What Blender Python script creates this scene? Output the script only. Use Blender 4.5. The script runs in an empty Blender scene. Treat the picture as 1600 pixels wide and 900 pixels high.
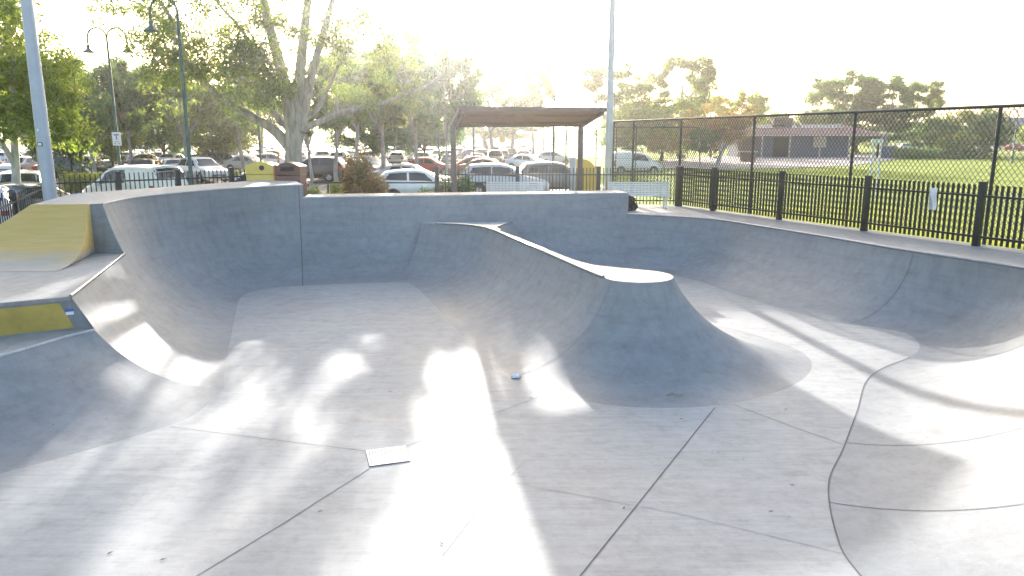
import bpy, bmesh, math, random
import numpy as np
from mathutils import Vector, Matrix
from mathutils.geometry import delaunay_2d_cdt

R = math.radians
sc = bpy.context.scene
COL = sc.collection
rnd = random.Random(7)

# ------------------------------------------------------------------ camera model
HAZE, HAZE_G = .00065, .87
FPX, PITCH, HC = 1165.0, R(11.36), 2.4
cp, sp = math.cos(PITCH), math.sin(PITCH)

def ray(px, py):
    x = (px - 800) / FPX; y = -(py - 450) / FPX
    return Vector((x, cp + y * sp, -sp + y * cp))

def at(px, py, z):
    d = ray(px, py); t = (z - HC) / d.z
    return (d.x * t, d.y * t)

def at3(px, py, z):
    a = at(px, py, z); return (a[0], a[1], z)

def atY(px, py, Y):
    d = ray(px, py); t = Y / d.y
    return Vector((d.x * t, Y, HC + d.z * t))

# ------------------------------------------------------------------ object helpers
def tag(o, label=None, cat=None, group=None, kind=None):
    if label: o['label'] = label
    if cat: o['category'] = cat
    if group: o['group'] = group
    if kind: o['kind'] = kind
    return o

def empty(name, loc=(0, 0, 0), rz=0.0):
    o = bpy.data.objects.new(name, None); COL.objects.link(o)
    o.location = loc; o.rotation_euler = (0, 0, rz); o.empty_display_size = .2
    return o

def kids(o): return [c for c in KIDS.get(o.name, [])]
KIDS = {}

def setparent(o, p):
    o.parent = p; KIDS.setdefault(p.name, []).append(o)

def copy_tree(o, parent=None):
    c = o.copy(); COL.objects.link(c)
    if parent: setparent(c, parent)
    for ch in list(KIDS.get(o.name, [])): copy_tree(ch, c)
    return c

class MB:
    """collects verts / faces with material slots, then links them as one mesh object"""
    def __init__(s): s.v = []; s.f = []; s.m = []; s.mats = []
    def slot(s, m):
        if m not in s.mats: s.mats.append(m)
        return s.mats.index(m)
    def add(s, v, f, m):
        b = len(s.v); k = s.slot(m)
        s.v.extend([tuple(p) for p in v])
        for q in f: s.f.append([b + i for i in q]); s.m.append(k)
    def box(s, c, d, m, rz=0.0, bev=0.0, M=None):
        hx, hy, hz = d[0] / 2, d[1] / 2, d[2] / 2
        if bev > 0:
            bm = bmesh.new(); bmesh.ops.create_cube(bm, size=1.0)
            for v in bm.verts: v.co = Vector((v.co.x * d[0], v.co.y * d[1], v.co.z * d[2]))
            bmesh.ops.bevel(bm, geom=bm.edges[:], offset=bev, segments=2, profile=.6, affect='EDGES')
            bm.verts.index_update()
            v = [x.co.copy() for x in bm.verts]; f = [[y.index for y in q.verts] for q in bm.faces]; bm.free()
        else:
            v = [Vector((x, y, z)) for x in (-hx, hx) for y in (-hy, hy) for z in (-hz, hz)]
            f = [(0, 1, 3, 2), (4, 6, 7, 5), (0, 4, 5, 1), (2, 3, 7, 6), (0, 2, 6, 4), (1, 5, 7, 3)]
        T = Matrix.Translation(Vector(c)) @ (M if M is not None else Matrix.Rotation(rz, 4, 'Z'))
        s.add([T @ p for p in v], f, m)
    def bar(s, a, b, w, h, m):
        a, b = Vector(a), Vector(b); d = b - a; L = d.length
        if L < 1e-6: return
        q = d.to_track_quat('X', 'Z').to_matrix().to_4x4()
        s.box((a + b) / 2, (L, w, h), m, M=q)
    def tube(s, pts, rad, m, n=8, caps=True):
        pts = [Vector(p) for p in pts]
        if not hasattr(rad, '__len__'): rad = [rad] * len(pts)
        v = []; f = []; up = None
        for i, p in enumerate(pts):
            t = (pts[min(i + 1, len(pts) - 1)] - pts[max(i - 1, 0)])
            if t.length < 1e-9: t = Vector((0, 0, 1))
            t.normalize()
            if up is None: up = Vector((1, 0, 0)) if abs(t.x) < .8 else Vector((0, 1, 0))
            a = (up - t * up.dot(t)).normalized(); b = t.cross(a); up = a
            for k in range(n):
                an = 2 * math.pi * k / n
                v.append(p + (a * math.cos(an) + b * math.sin(an)) * rad[i])
        for i in range(len(pts) - 1):
            for k in range(n):
                f.append((i * n + k, i * n + (k + 1) % n, (i + 1) * n + (k + 1) % n, (i + 1) * n + k))
        if caps:
            f.append(tuple(range(n - 1, -1, -1))); f.append(tuple((len(pts) - 1) * n + k for k in range(n)))
        s.add(v, f, m)
    def lathe(s, prof, m, c=(0, 0, 0), n=20, M=None):
        v = []; f = []
        for (r, z) in prof:
            for k in range(n):
                an = 2 * math.pi * k / n
                p = Vector((r * math.cos(an), r * math.sin(an), z))
                if M is not None: p = M @ p
                v.append(p + Vector(c))
        for i in range(len(prof) - 1):
            for k in range(n):
                f.append((i * n + k, i * n + (k + 1) % n, (i + 1) * n + (k + 1) % n, (i + 1) * n + k))
        s.add(v, f, m)
    def poly(s, pts, m):
        s.add(pts, [tuple(range(len(pts)))], m)
    def prism(s, pts, z0, z1, m, mside=None, bottom=True):
        """vertical prism over a simple polygon (any winding)"""
        n = len(pts)
        A = sum(pts[i][0] * pts[(i + 1) % n][1] - pts[(i + 1) % n][0] * pts[i][1] for i in range(n))
        if A < 0: pts = pts[::-1]
        tri = fill2d(pts)
        s.add([(p[0], p[1], z1) for p in tri[0]], tri[1], m)
        if bottom: s.add([(p[0], p[1], z0) for p in tri[0]], [t[::-1] for t in tri[1]], mside or m)
        for i in range(n):
            a, b = pts[i], pts[(i + 1) % n]
            s.add([(a[0], a[1], z0), (b[0], b[1], z0), (b[0], b[1], z1), (a[0], a[1], z1)], [(0, 1, 2, 3)], mside or m)
    def build(s, name, parent=None, smooth=None, loc=None):
        me = bpy.data.meshes.new(name)
        me.from_pydata(s.v, [], s.f)
        for m in s.mats: me.materials.append(m)
        me.polygons.foreach_set('material_index', s.m)
        if smooth is not None:
            me.polygons.foreach_set('use_smooth', [True] * len(s.f))
            me.set_sharp_from_angle(angle=R(smooth))
        me.update()
        o = bpy.data.objects.new(name, me); COL.objects.link(o)
        if loc is not None: o.location = loc
        if parent is not None: setparent(o, parent)
        return o

def fill2d(pts):
    n = len(pts)
    r = delaunay_2d_cdt([Vector((p[0], p[1])) for p in pts], [(i, (i + 1) % n) for i in range(n)], [], 1, 1e-5)
    fs = []
    for f in r[2]:
        a, b, c = [r[0][i] for i in f[:3]]
        if (b - a).cross(c - a) < 0: f = f[::-1]
        fs.append(tuple(f))
    return [tuple(p) for p in r[0]], fs

def inside(p, poly):
    x, y = p; c = False; n = len(poly); j = n - 1
    for i in range(n):
        xi, yi = poly[i][0], poly[i][1]; xj, yj = poly[j][0], poly[j][1]
        if (yi > y) != (yj > y) and x < (xj - xi) * (y - yi) / (yj - yi) + xi: c = not c
        j = i
    return c

def spline(pts, n):
    """Catmull-Rom (centripetal-ish, by index) through tuples of any length"""
    P = [np.array(p, float) for p in pts]; out = []
    seg = len(P) - 1
    for k in range(n + 1):
        u = k / n * seg; i = min(int(u), seg - 1); t = u - i
        p1, p2 = P[i], P[i + 1]
        p0 = P[i - 1] if i > 0 else 2 * p1 - p2
        p3 = P[i + 2] if i + 2 < len(P) else 2 * p2 - p1
        m1 = (p2 - p0) / 2; m2 = (p3 - p1) / 2
        t2, t3 = t * t, t * t * t
        out.append((2 * t3 - 3 * t2 + 1) * p1 + (t3 - 2 * t2 + t) * m1 + (-2 * t3 + 3 * t2) * p2 + (t3 - t2) * m2)
    return out

# ------------------------------------------------------------------ materials
def newmat(name):
    m = bpy.data.materials.new(name); m.use_nodes = True
    nt = m.node_tree; b = nt.nodes['Principled BSDF']
    return m, nt, b

def noise(nt, scale, detail=4, rough=.55, coord=None, dist=0.0):
    n = nt.nodes.new('ShaderNodeTexNoise'); n.inputs['Scale'].default_value = scale
    n.inputs['Detail'].default_value = detail; n.inputs['Roughness'].default_value = rough
    n.inputs['Distortion'].default_value = dist
    if coord is not None: nt.links.new(coord, n.inputs['Vector'])
    return n.outputs['Fac']

def ramp(nt, fac, stops):
    r = nt.nodes.new('ShaderNodeValToRGB'); nt.links.new(fac, r.inputs['Fac'])
    e = r.color_ramp.elements
    while len(e) < len(stops): e.new(.5)
    for i, (p, c) in enumerate(stops):
        e[i].position = p; e[i].color = (c[0], c[1], c[2], 1) if hasattr(c, '__len__') else (c, c, c, 1)
    return r.outputs['Color']

def mix(nt, fac, a, b, mode='MIX'):
    n = nt.nodes.new('ShaderNodeMix'); n.data_type = 'RGBA'; n.blend_type = mode
    for sock, v in ((n.inputs[0], fac), (n.inputs[6], a), (n.inputs[7], b)):
        if isinstance(v, (int, float)): sock.default_value = v
        elif isinstance(v, tuple): sock.default_value = (v[0], v[1], v[2], 1)
        else: nt.links.new(v, sock)
    return n.outputs[2]

def bump(nt, b, fac, strength, dist=.02):
    n = nt.nodes.new('ShaderNodeBump'); n.inputs['Strength'].default_value = strength
    n.inputs['Distance'].default_value = dist
    nt.links.new(fac, n.inputs['Height']); nt.links.new(n.outputs['Normal'], b.inputs['Normal'])

def objco(nt): return nt.nodes.new('ShaderNodeTexCoord').outputs['Object']

def mapped(nt, co, scale=(1, 1, 1), rot=(0, 0, 0)):
    n = nt.nodes.new('ShaderNodeMapping'); n.inputs['Scale'].default_value = scale; n.inputs['Rotation'].default_value = rot
    nt.links.new(co, n.inputs['Vector']); return n.outputs['Vector']

def simple(name, col, rough=.6, metal=0.0, var=.12, scale=6, bumps=0.0, spec=.5):
    m, nt, b = newmat(name); co = objco(nt)
    f = noise(nt, scale, 5, .6, co)
    lo = tuple(c * (1 - var) for c in col); hi = tuple(min(1, c * (1 + var)) for c in col)
    nt.links.new(ramp(nt, f, [(.3, lo), (.7, hi)]), b.inputs['Base Color'])
    b.inputs['Roughness'].default_value = rough; b.inputs['Metallic'].default_value = metal
    b.inputs['Specular IOR Level'].default_value = spec
    if bumps: bump(nt, b, noise(nt, scale * 6, 4, .6, co), bumps, .01)
    return m

def concrete(name, col, rough=.6, streak=(1, 1, 1), scuff=.5, mott=1.0):
    m, nt, b = newmat(name); co = objco(nt)
    big = noise(nt, .45, 6, .62, co, .3)
    c1 = ramp(nt, big, [(.3, tuple(c * (1 - .16 * mott) for c in col)), (.5, col), (.72, tuple(c * (1 + .13 * mott) for c in col))])
    mid = ramp(nt, noise(nt, 3.2, 6, .7, co, .6), [(.35, .93), (.65, 1.05)])
    c2 = mix(nt, 1.0, c1, mid, 'MULTIPLY')
    fine = ramp(nt, noise(nt, 90, 3, .7, co), [(.3, .9), (.7, 1.07)])
    c3 = mix(nt, 1.0, c2, fine, 'MULTIPLY')
    st = noise(nt, 2.2, 7, .72, mapped(nt, co, streak), .4)      # long trowel / wheel streaks
    c4 = mix(nt, 1.0, c3, ramp(nt, st, [(.32, .86), (.5, 1.0), (.7, 1.09)]), 'MULTIPLY')
    dr = noise(nt, 1.0, 6, .7, mapped(nt, co, (5, 5, .35)), .2)      # faint run-off streaks
    c4 = mix(nt, 1.0, c4, ramp(nt, dr, [(.36, .88), (.5, 1.0), (.66, 1.05)]), 'MULTIPLY')
    # pale scratches: thin, stretched, only inside a patchy mask
    sn = noise(nt, 5.0, 3, .5, mapped(nt, co, (1.0, 9.0, 3.0), (0, 0, .5)), 1.5)
    sl = ramp(nt, sn, [(.595, 0.0), (.608, 1.0), (.62, 0.0)])
    mk = ramp(nt, noise(nt, .8, 2, .5, co), [(.52, 0.0), (.62, 1.0)])
    sm = nt.nodes.new('ShaderNodeMath'); sm.operation = 'MULTIPLY'
    nt.links.new(sl, sm.inputs[0]); nt.links.new(mk, sm.inputs[1])
    sm2 = nt.nodes.new('ShaderNodeMath'); sm2.operation = 'MULTIPLY'; sm2.inputs[1].default_value = scuff
    nt.links.new(sm.outputs[0], sm2.inputs[0])
    c5 = mix(nt, sm2.outputs[0], c4, tuple(min(1, c * 1.6) for c in col))
    # small dark specks
    vo = nt.nodes.new('ShaderNodeTexVoronoi'); vo.inputs['Scale'].default_value = 2.3; nt.links.new(co, vo.inputs['Vector'])
    dk = ramp(nt, vo.outputs['Distance'], [(.018, .45), (.04, 1.0)])
    c6 = mix(nt, .7, c5, dk, 'MULTIPLY')
    nt.links.new(c6, b.inputs['Base Color'])
    rr = ramp(nt, big, [(.3, rough - .06), (.7, rough + .08)])
    nt.links.new(rr, b.inputs['Roughness'])
    bump(nt, b, noise(nt, 60, 5, .7, co), .12, .004)
    return m

M = {}
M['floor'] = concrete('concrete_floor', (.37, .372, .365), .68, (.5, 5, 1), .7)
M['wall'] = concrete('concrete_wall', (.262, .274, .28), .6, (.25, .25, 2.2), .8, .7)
M['deck'] = concrete('concrete_deck', (.37, .36, .34), .62, (4, .6, 1), .4)
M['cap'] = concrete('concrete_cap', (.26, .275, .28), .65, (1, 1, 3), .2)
M['joint'] = simple('joint_sealant', (.12, .12, .122), .8)
M['joint2'] = simple('faint_joint', (.27, .27, .268), .8)
M['coping'] = simple('steel_coping', (.33, .34, .36), .32, .7, .15, 8)
M['paleedge'] = concrete('pale_concrete_edge', (.5, .5, .49), .5, (1, 1, 1), .2)
M['steel'] = simple('galvanised_steel', (.42, .46, .52), .42, .25, .08, 3)
M['darkpost'] = simple('charcoal_powdercoat', (.022, .032, .034), .42, 0, .2, 5)
M['fence'] = simple('black_powdercoat', (.016, .022, .022), .45, 0, .2, 5)
M['green_pole'] = simple('green_painted_steel', (.045, .11, .095), .45, 0, .15, 4)
M['alu'] = simple('brushed_aluminium', (.66, .67, .68), .5, .15, .06, 10)
M['roof_red'] = simple('red_brown_roof_sheet', (.23, .11, .09), .5, .1, .12, 3)
M['soffit'] = simple('brown_roof_soffit', (.25, .105, .085), .55, .1, .1, 3)
M['shelter_post'] = simple('brown_grey_post', (.11, .08, .075), .5, 0, .15, 4)
M['bin_yellow'] = simple('yellow_bin_plastic', (.80, .60, .13), .5, 0, .06, 5)
M['bin_brown'] = simple('brown_bin_plastic', (.17, .075, .055), .45, 0, .1, 5)
M['bin_orange'] = simple('orange_bin_edge', (.5, .16, .06), .5, 0, .1, 5)
M['black'] = simple('matt_black', (.012, .012, .013), .6, 0, .1)
M['white'] = simple('white_paint', (.78, .78, .78), .5, 0, .04, 5)
M['yellow'] = simple('signal_yellow_paint', (.75, .52, .10), .5, 0, .08, 5)
M['blue'] = simple('blue_print', (.06, .12, .45), .5)
M['signgrey'] = simple('grey_print', (.18, .24, .27), .6)
M['cream'] = simple('cream_wall', (.55, .50, .42), .8, 0, .1, 2)
M['bluewall'] = simple('slate_blue_wall', (.13, .165, .22), .8, 0, .15, 2)
M['brick'] = simple('brown_brick', (.20, .14, .115), .85, 0, .25, 12)
M['greywall'] = simple('pale_grey_wall', (.4, .42, .44), .8, 0, .08, 2)
M['pav_roof'] = simple('pink_brown_roof_tiles', (.36, .19, .16), .7, 0, .1, 3)
M['panel'] = simple('dark_solar_panel', (.015, .02, .035), .2, 0, .1, 2)
M['tyre'] = simple('tyre_rubber', (.012, .012, .012), .8, 0, .1)
M['rim'] = simple('alloy_rim', (.45, .46, .47), .35, .8, .05)
M['lens'] = simple('headlight_lens', (.65, .68, .72), .12, .3, .03)
M['tail'] = simple('red_tail_lens', (.45, .015, .015), .2, 0, .1)
M['plate'] = simple('plate_white', (.7, .7, .68), .5)
M['trim'] = simple('black_trim', (.02, .02, .022), .55)
M['orange'] = simple('orange_post', (.8, .25, .03), .5)
M['mulch'] = simple('bark_mulch', (.085, .06, .045), .95, 0, .4, 14, .5)
M['kerb'] = concrete('kerb_concrete', (.42, .41, .39), .75, (1, 1, 1), .1)
M['pale_mark'] = simple('road_marking', (.7, .7, .68), .6, 0, .1, 8)
M['path'] = concrete('path_concrete', (.40, .35, .33), .75, (1, 1, 1), .1)
M['chain'] = simple('chain_wire', (.05, .06, .065), .5, .3)
M['rubbish'] = simple('white_paper', (.8, .8, .8), .7, 0, .05)
M['hill'] = simple('far_hill_green', (.06, .085, .045), .95, 0, .3, .05)

# glass
m, nt, b = newmat('car_glass'); M['glass'] = m
b.inputs['Base Color'].default_value = (.018, .024, .026, 1); b.inputs['Roughness'].default_value = .06
b.inputs['Specular IOR Level'].default_value = .7
# car paint takes each car's own colour
m, nt, b = newmat('car_paint'); M['paint'] = m
oi = nt.nodes.new('ShaderNodeObjectInfo')
co = objco(nt)
dirt = ramp(nt, noise(nt, 3, 4, .6, co), [(.35, .92), (.7, 1.03)])
nt.links.new(mix(nt, 1.0, oi.outputs['Color'], dirt, 'MULTIPLY'), b.inputs['Base Color'])
b.inputs['Roughness'].default_value = .28; b.inputs['Metallic'].default_value = .15
b.inputs['Coat Weight'].default_value = .6; b.inputs['Coat Roughness'].default_value = .06
# asphalt
m, nt, b = newmat('asphalt'); M['asphalt'] = m; co = objco(nt)
c = ramp(nt, noise(nt, .25, 5, .6, co), [(.3, (.075, .075, .078)), (.7, (.12, .118, .115))])
c = mix(nt, 1.0, c, ramp(nt, noise(nt, 40, 3, .7, co), [(.3, .75), (.7, 1.25)]), 'MULTIPLY')
nt.links.new(c, b.inputs['Base Color']); b.inputs['Roughness'].default_value = .75
bump(nt, b, noise(nt, 80, 3, .7, co), .3, .01)
# lawn
m, nt, b = newmat('lawn_ground'); M['lawn'] = m; co = objco(nt)
c = ramp(nt, noise(nt, .12, 6, .65, co), [(.3, (.19, .27, .025)), (.55, (.30, .37, .04)), (.75, (.42, .43, .07))])
c = mix(nt, 1.0, c, ramp(nt, noise(nt, 9, 5, .75, co), [(.3, .6), (.7, 1.35)]), 'MULTIPLY')
nt.links.new(c, b.inputs['Base Color']); b.inputs['Roughness'].default_value = .9
b.inputs['Specular IOR Level'].default_value = .15
bump(nt, b, noise(nt, 30, 5, .8, co), .9, .06)
# worn yellow bank: paint that wears through to concrete towards the foot
m, nt, b = newmat('worn_yellow_bank'); M['bank'] = m; co = objco(nt)
sep = nt.nodes.new('ShaderNodeSeparateXYZ'); nt.links.new(co, sep.inputs[0])
ad = nt.nodes.new('ShaderNodeMath'); ad.operation = 'MULTIPLY_ADD'
nt.links.new(noise(nt, 2.4, 6, .65, mapped(nt, co, (.5, 1, 2))), ad.inputs[0]); ad.inputs[1].default_value = .35
nt.links.new(sep.outputs['Z'], ad.inputs[2])
wear = ramp(nt, ad.outputs[0], [(.16, 0.0), (.42, 1.0)])
yel = ramp(nt, noise(nt, 3, 6, .7, mapped(nt, co, (.4, 1, 6))), [(.3, (.60, .40, .10)), (.7, (.70, .50, .18))])
gry = ramp(nt, noise(nt, 2, 6, .7, co), [(.3, (.36, .35, .33)), (.7, (.45, .43, .40))])
nt.links.new(mix(nt, wear, gry, yel), b.inputs['Base Color']); b.inputs['Roughness'].default_value = .6
M['ypanel'] = simple('yellow_ledge_paint', (.45, .33, .075), .55, 0, .22, 2.5, .1)

def bark(name, c0, c1, sc=(3, 3, .6)):
    m, nt, b = newmat(name); co = objco(nt)
    f = noise(nt, 1.6, 6, .65, mapped(nt, co, sc), .8)
    c = ramp(nt, f, [(.35, c0), (.6, c1)])
    nt.links.new(c, b.inputs['Base Color']); b.inputs['Roughness'].default_value = .85
    bump(nt, b, noise(nt, 6, 5, .7, mapped(nt, co, sc)), .4, .03)
    return m
M['bark_pale'] = bark('pale_gum_bark', (.26, .23, .20), (.50, .46, .41))
M['bark_white'] = bark('white_gum_bark', (.42, .40, .36), (.66, .64, .60))
M['bark_dark'] = bark('brown_bark', (.06, .05, .04), (.14, .115, .09))

def leafmat(name, cols, trans=.45):
    m = bpy.data.materials.new(name); m.use_nodes = True; nt = m.node_tree
    for n in list(nt.nodes): nt.nodes.remove(n)
    out = nt.nodes.new('ShaderNodeOutputMaterial')
    geo = nt.nodes.new('ShaderNodeNewGeometry'); co = objco(nt)
    ad = nt.nodes.new('ShaderNodeMath'); ad.operation = 'MULTIPLY_ADD'; ad.inputs[1].default_value = .45
    nt.links.new(geo.outputs['Random Per Island'], ad.inputs[0])
    n2 = nt.nodes.new('ShaderNodeMath'); n2.operation = 'MULTIPLY'; n2.inputs[1].default_value = .75
    nt.links.new(noise(nt, .55, 3, .6, co), n2.inputs[0]); nt.links.new(n2.outputs[0], ad.inputs[2])
    c = ramp(nt, ad.outputs[0], [(.25 + .55 * i / (len(cols) - 1), k) for i, k in enumerate(cols)])
    d = nt.nodes.new('ShaderNodeBsdfDiffuse'); t = nt.nodes.new('ShaderNodeBsdfTranslucent')
    g = nt.nodes.new('ShaderNodeBsdfGlossy'); g.inputs['Roughness'].default_value = .45; g.inputs['Color'].default_value = (.6, .6, .6, 1)
    nt.links.new(c, d.inputs['Color'])
    tc = mix(nt, 1.0, c, (1.5, 1.55, .8), 'MULTIPLY'); nt.links.new(tc, t.inputs['Color'])
    a = nt.nodes.new('ShaderNodeMixShader'); a.inputs[0].default_value = trans
    nt.links.new(d.outputs[0], a.inputs[1]); nt.links.new(t.outputs[0], a.inputs[2])
    a2 = nt.nodes.new('ShaderNodeMixShader'); a2.inputs[0].default_value = .07
    nt.links.new(a.outputs[0], a2.inputs[1]); nt.links.new(g.outputs[0], a2.inputs[2])
    nt.links.new(a2.outputs[0], out.inputs['Surface'])
    return m
M['leaf_gum'] = leafmat('gum_leaves', [(0.087, 0.124, 0.058), (0.124, 0.183, 0.073), (0.189, 0.254, 0.087), (0.291, 0.291, 0.087)], .55)
M['leaf_dark'] = leafmat('dark_leaves', [(0.052, 0.110, 0.040), (0.081, 0.164, 0.053), (0.131, 0.218, 0.065)], .5)
M['leaf_bright'] = leafmat('bright_leaves', [(0.102, 0.160, 0.044), (0.189, 0.254, 0.058), (0.349, 0.364, 0.081)], .62)
M['leaf_rust'] = leafmat('rusty_leaves', [(0.131, 0.160, 0.065), (0.233, 0.183, 0.081), (0.379, 0.189, 0.102)], .5)
M['leaf_lime'] = leafmat('lime_leaves', [(0.175, 0.218, 0.044), (0.320, 0.335, 0.073), (0.437, 0.408, 0.087)], .5)

# ------------------------------------------------------------------ skate bowl
ZF = -1.5          # bowl floor

def prof(F, T, t):
    dx, dy = T[0] - F[0], T[1] - F[1]; L = math.hypot(dx, dy); H = T[2] - ZF
    if L >= H:
        Rr = (L * L + H * H) / (2 * H); th = math.asin(min(1, L / Rr)) * t
        d, z = Rr * math.sin(th), Rr * (1 - math.cos(th))
    else:
        th = math.pi / 2 * t; d, z = L * math.sin(th), H * (1 - math.cos(th))
    return Vector((F[0] + dx / L * d, F[1] + dy / L * d, ZF + z))

def loft_stations(st, n):
    """st: list of ((Fx,Fy),(Tx,Ty,Tz)); returns n+1 interpolated ones"""
    return [((r[0], r[1]), (r[2], r[3], r[4])) for r in spline([(*f, *t) for f, t in st], n)]

def loft(mb, S, nt_, mat, flip=False):
    n = len(S); v = []; f = []
    for F, T in S:
        for j in range(nt_ + 1): v.append(prof(F, T, j / nt_))
    w = nt_ + 1
    for i in range(n - 1):
        for j in range(nt_):
            q = (i * w + j, (i + 1) * w + j, (i + 1) * w + j + 1, i * w + j + 1)
            f.append(q[::-1] if flip else q)
    mb.add(v, f, mat)

def wall_joint(mb, S, i, mat, w=.012, t0=0.0, t1=1.0):
    """dark control joint that runs up the wall at station i"""
    a = S[i]; b = S[min(i + 1, len(S) - 1)]
    pa = []; N = 20
    for j in range(N + 1):
        t = t0 + (t1 - t0) * j / N
        p, q = prof(*a, t), prof(*b, t); p2 = prof(*a, min(1, t + .02)) - prof(*a, max(0, t - .02))
        s = (q - p).normalized(); nrm = s.cross(p2).normalized()
        if nrm.z < 0 : nrm = -nrm
        pa.append((p + nrm * .004, s))
    for j in range(N):
        (p, s), (q, s2) = pa[j], pa[j + 1]
        mb.add([p - s * w, p + s * w, q + s2 * w, q - s2 * w], [(0, 1, 2, 3)], mat)

F = lambda x, y: at(x, y, ZF)
# D2: lower deck by the camera, D1: mid platform, A: high pocket, B: back wall, C: right pocket
stD2 = [((-12.5, 4.2), (-12.5, 6.2, -.53)), ((-9.5, 5.6), (-10.2, 7.3, -.53)), ((-7.5, 7.0), (-8.5, 8.3, -.53)),
        (F(0, 740), (-7.45, 9.2, -.53)), (F(130, 705), at3(0, 555, -.53)), (F(222, 678), at3(50, 541, -.53)),
        (F(300, 650), at3(100, 526, -.53)), (F(350, 607), (-6.58, 11.45, -.53))]
stD1 = [(F(350, 607), (-6.84, 11.3, 0)), (F(351, 582), at3(135, 440, 0)), (F(355, 555), at3(160, 418, 0)), ((-5.55, 14.2), (-8.33, 15.6, 0))]
stA = [((-5.55, 14.2), at3(160, 318, 1.04)), (F(368, 490), at3(205, 308.5, 1.04)), (F(374, 468), at3(262, 302, 1.04)),
       (F(392, 456), at3(330, 296, 1.04)), (F(430, 449.5), at3(405, 291.3, 1.04)), (F(478, 446), at3(473, 288, 1.04))]
ZB = .66
TB0, TB1 = at3(475, 308, ZB), at3(980, 301, ZB)
stB = [(F(478, 446), TB0), ((-2.9, 20.3), tuple(np.array(TB0) * .66 + np.array(TB1) * .34)), ((.3, 20.85), tuple(np.array(TB0) * .34 + np.array(TB1) * .66)), ((3.3, 21.35), TB1)]
stC = [((3.3, 21.35), (3.73, 24.1, 0)), ((4.5, 21.35), at3(1050, 338, 0)), ((5.2, 20.4), at3(1120, 343, 0)), ((5.65, 18.7), at3(1200, 355, 0)),
       (F(1230, 485), at3(1300, 371, 0)), (F(1300, 503), at3(1400, 388, 0)), (F(1370, 512), at3(1500, 403, 0)), (F(1418, 522), at3(1580, 415, 0)),
       (F(1437, 540), (9.85, 13.0, 0)), (F(1422, 558), (9.6, 11.95, 0)), (F(1380, 575), (9.0, 11.0, 0)), (F(1353, 597), (8.45, 10.1, 0)),
       (F(1340, 640), (7.9, 9.1, 0)), (F(1318, 700), (7.35, 7.9, 0)), (F(1295, 755), (6.9, 6.7, 0)), (F(1307, 835), (6.4, 5.4, 0)),
       (F(1345, 900), (6.2, 4.3, 0)), ((3.3, 4.3), (6.1, 3.0, 0)), ((3.5, 2.3), (6.1, 1.4, 0))]
def on_arc(F, T, z):
    lo, hi = 0., 1.
    for _ in range(40):
        m_ = (lo + hi) / 2
        if prof(F, T, m_).z < z: lo = m_
        else: hi = m_
    p = prof(F, T, lo); return (p.x, p.y, z)
stB[0] = (stB[0][0], on_arc(*stA[-1], ZB))
stC[0] = (stC[0][0], on_arc(*stB[-1], 0.0))
stD1[-1] = (stA[0][0], on_arc(*stA[0], 0.0))
for k_ in (1, 2): stD1[k_] = (stD1[k_][0], tuple(np.array(stD1[0][1]) + (np.array(stD1[-1][1]) - np.array(stD1[0][1])) * k_ / 3))
stD2[-1] = (stD1[0][0], on_arc(*stD1[0], -.53))
SD2, SD1, SA, SB, SC = loft_stations(stD2, 40), loft_stations(stD1, 24), loft_stations(stA, 48), loft_stations(stB, 40), loft_stations(stC, 140)

def line_edge(mb, pts, r, mat, n=8): mb.tube(pts, r, mat, n)

# bowl floor (structure) with its saw-cut joints
mb = MB()
loop = [f for f, t in SD2] + [f for f, t in SD1[1:]] + [f for f, t in SA[1:]] + [f for f, t in SB[1:]] + [f for f, t in SC[1:]] + [(3.6, .2), (-12.5, .2)]
v2, f2 = fill2d(loop)
mb.add([(x, y, ZF) for x, y in v2], f2, M['floor'])
def floor_strip(pts, w, mat):
    P = [Vector((*F(*p), ZF + .004)) for p in pts]
    for a, b in zip(P[:-1], P[1:]):
        d = (b - a).normalized(); n = Vector((-d.y, d.x, 0)) * w
        mb.add([a - n, b - n, b + n, a + n], [(0, 1, 2, 3)], mat)
for pts, w, mm in (([(300, 905), (440, 820), (577, 733)], .008, 'joint'), ([(265, 667), (400, 684), (572, 705)], .006, 'joint'),
                   ([(636, 697), (750, 655), (850, 617)], .006, 'joint'), ([(905, 902), (1010, 771), (1117, 637)], .011, 'joint'),
                   ([(640, 722), (830, 760), (1060, 803), (1320, 866)], .005, 'joint2'), ([(352, 573), (550, 571), (765, 568)], .007, 'joint2'),
                   ([(1145, 632), (1230, 664), (1318, 695)], .007, 'joint'), ([(1270, 562), (1425, 560)], .005, 'joint2'), ([(690, 870), (745, 800), (820, 720)], .004, 'joint2')):
    floor_strip(pts, w * .65, M[mm])
# tooled edge where the right wall meets the floor
P = [Vector((*f, ZF + .004)) for f, t in SC[70:]]
for a, b in zip(P[:-1], P[1:]):
    d = (b - a).normalized(); n = Vector((-d.y, d.x, 0)) * .009
    mb.add([a - n, b - n, b + n, a + n], [(0, 1, 2, 3)], M['joint'])
o = mb.build('bowl_floor'); tag(o, kind='structure')

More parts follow.
